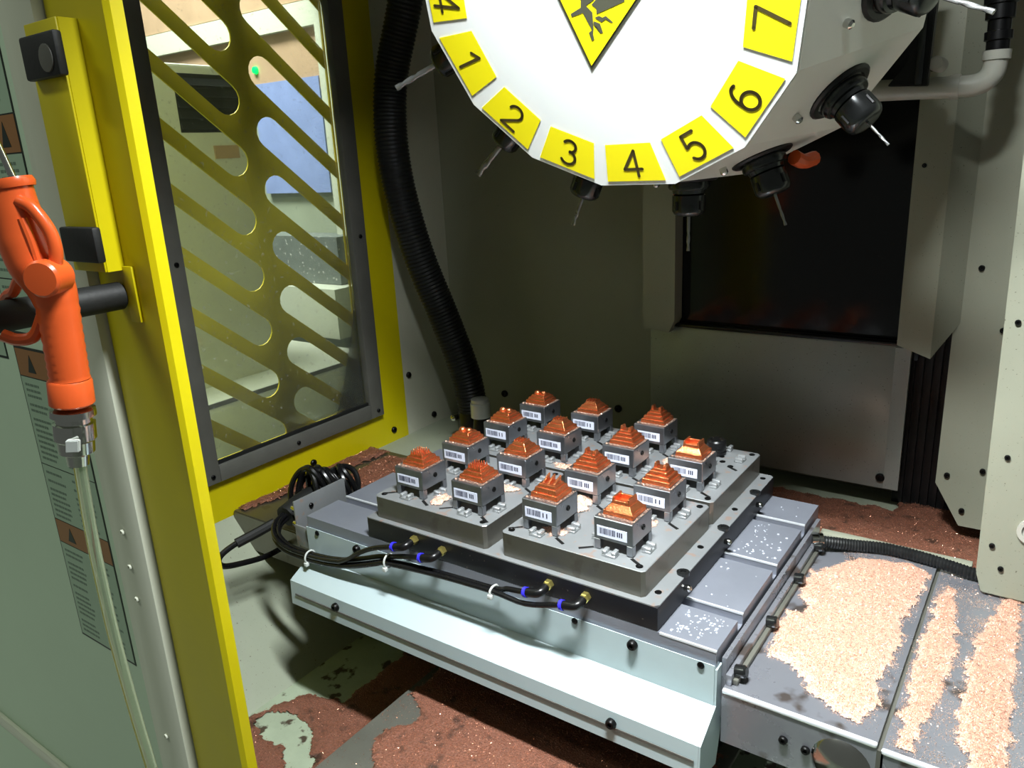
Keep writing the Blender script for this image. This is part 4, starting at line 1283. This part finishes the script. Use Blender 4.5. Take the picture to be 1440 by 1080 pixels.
obj('coupler', lathe(cpb, cpd, [(0, 0.012), (0.002, 0.0185), (0.008, 0.0190), (0.009, 0.0150), (0.014, 0.0150), (0.015, 0.0175), (0.030, 0.0175), (0.032, 0.0155), (0.043, 0.0150), (0.046, 0.010), (0.056, 0.009)], 28), M_chrome, ag)
obj('release_tab', prism([gp(92, 612, 0.016), gp(112, 612, 0.016), gp(112, 630, 0.016), gp(92, 630, 0.016)], GW * 0.004, 0.0008), M_tie, ag)
ho = [gp(94, 650), gp(101, 700), gp(112, 770), gp(127, 850), gp(148, 950), gp(180, 1080), gp(212, 1200)]
tag(obj('air_hose', tube(ho, 0.0056, 14, 10), M_tube), 'clear plastic air hose hanging from the orange gun', 'hose')

# ================================================================== NEIGHBOURING MACHINES SEEN THROUGH THE WINDOW
nb = thing('neighbour_cabinet', 'pale machine cabinet with a dark louvred vent seen through the window', 'machine', (-1.5, 0.4, -1.0))
obj('cabinet_body', box(-1.75, -1.30, 0.05, 0.79, -1.0, 0.715, 0.01), M_mold, nb)
gr = obj('vent_recess', box(-1.302, -1.2985, 0.566, 0.775, 0.540, 0.690), M_blind, nb)
for k in range(5):
    z = 0.548 + k * 0.028
    obj('louvre', prism([(-1.2985, 0.568, z), (-1.290, 0.568, z), (-1.2985, 0.568, z + 0.020)], (0, 0.205, 0)), M_blind, gr)
obj('display', box(-1.30, -1.294, 0.657, 0.735, 0.470, 0.505), M_brownpan, nb)
obj('cabinet_plinth', box(-1.75, -1.15, 0.05, 1.05, -1.0, -0.16, 0.01), M_mold, nb)
obj('plinth_edge', box(-1.151, -1.146, 0.05, 1.05, -0.172, -0.160), M_frame, nb)
nm = thing('neighbour_machine', 'blurred machining centre with blue and tan panels behind the cabinet', 'machine', (-2.0, 1.5, -1.0))
obj('machine_body', box(-3.4, -1.25, 1.32, 2.0, -1.0, 1.5), M_sheet, nm)
obj('tan_panel', box(-2.7, -1.50, 1.305, 1.32, 0.70, 0.90), M_brownpan, nm)
obj('blue_panel', box(-1.93, -1.56, 1.300, 1.3195, 0.34, 0.74), M_bluepan, nm)
obj('frame_rail', box(-2.7, -1.42, 1.28, 1.304, 0.90, 0.98), M_mold, nm)
obj('frame_post', box(-1.53, -1.42, 1.28, 1.304, 0.10, 0.90), M_mold, nm)
obj('roof_panel', box(-2.7, -1.42, 1.29, 1.319, 0.985, 1.3), M_brownpan, nm)
obj('chip_drawer', box(-2.05, -1.45, 1.20, 1.319, 0.02, 0.19), M_slate, nm)
obj('drawer_cover', box(-2.05, -1.40, 1.12, 1.319, -0.16, 0.018), M_mold, nm)
obj('signal_lamp', lathe((-1.90, 1.304, 0.790), (0, -1, 0), [(0, 0.014), (0.010, 0.012), (0.015, 0.0)], 16), M_green, nm, label='glowing green signal lamp')
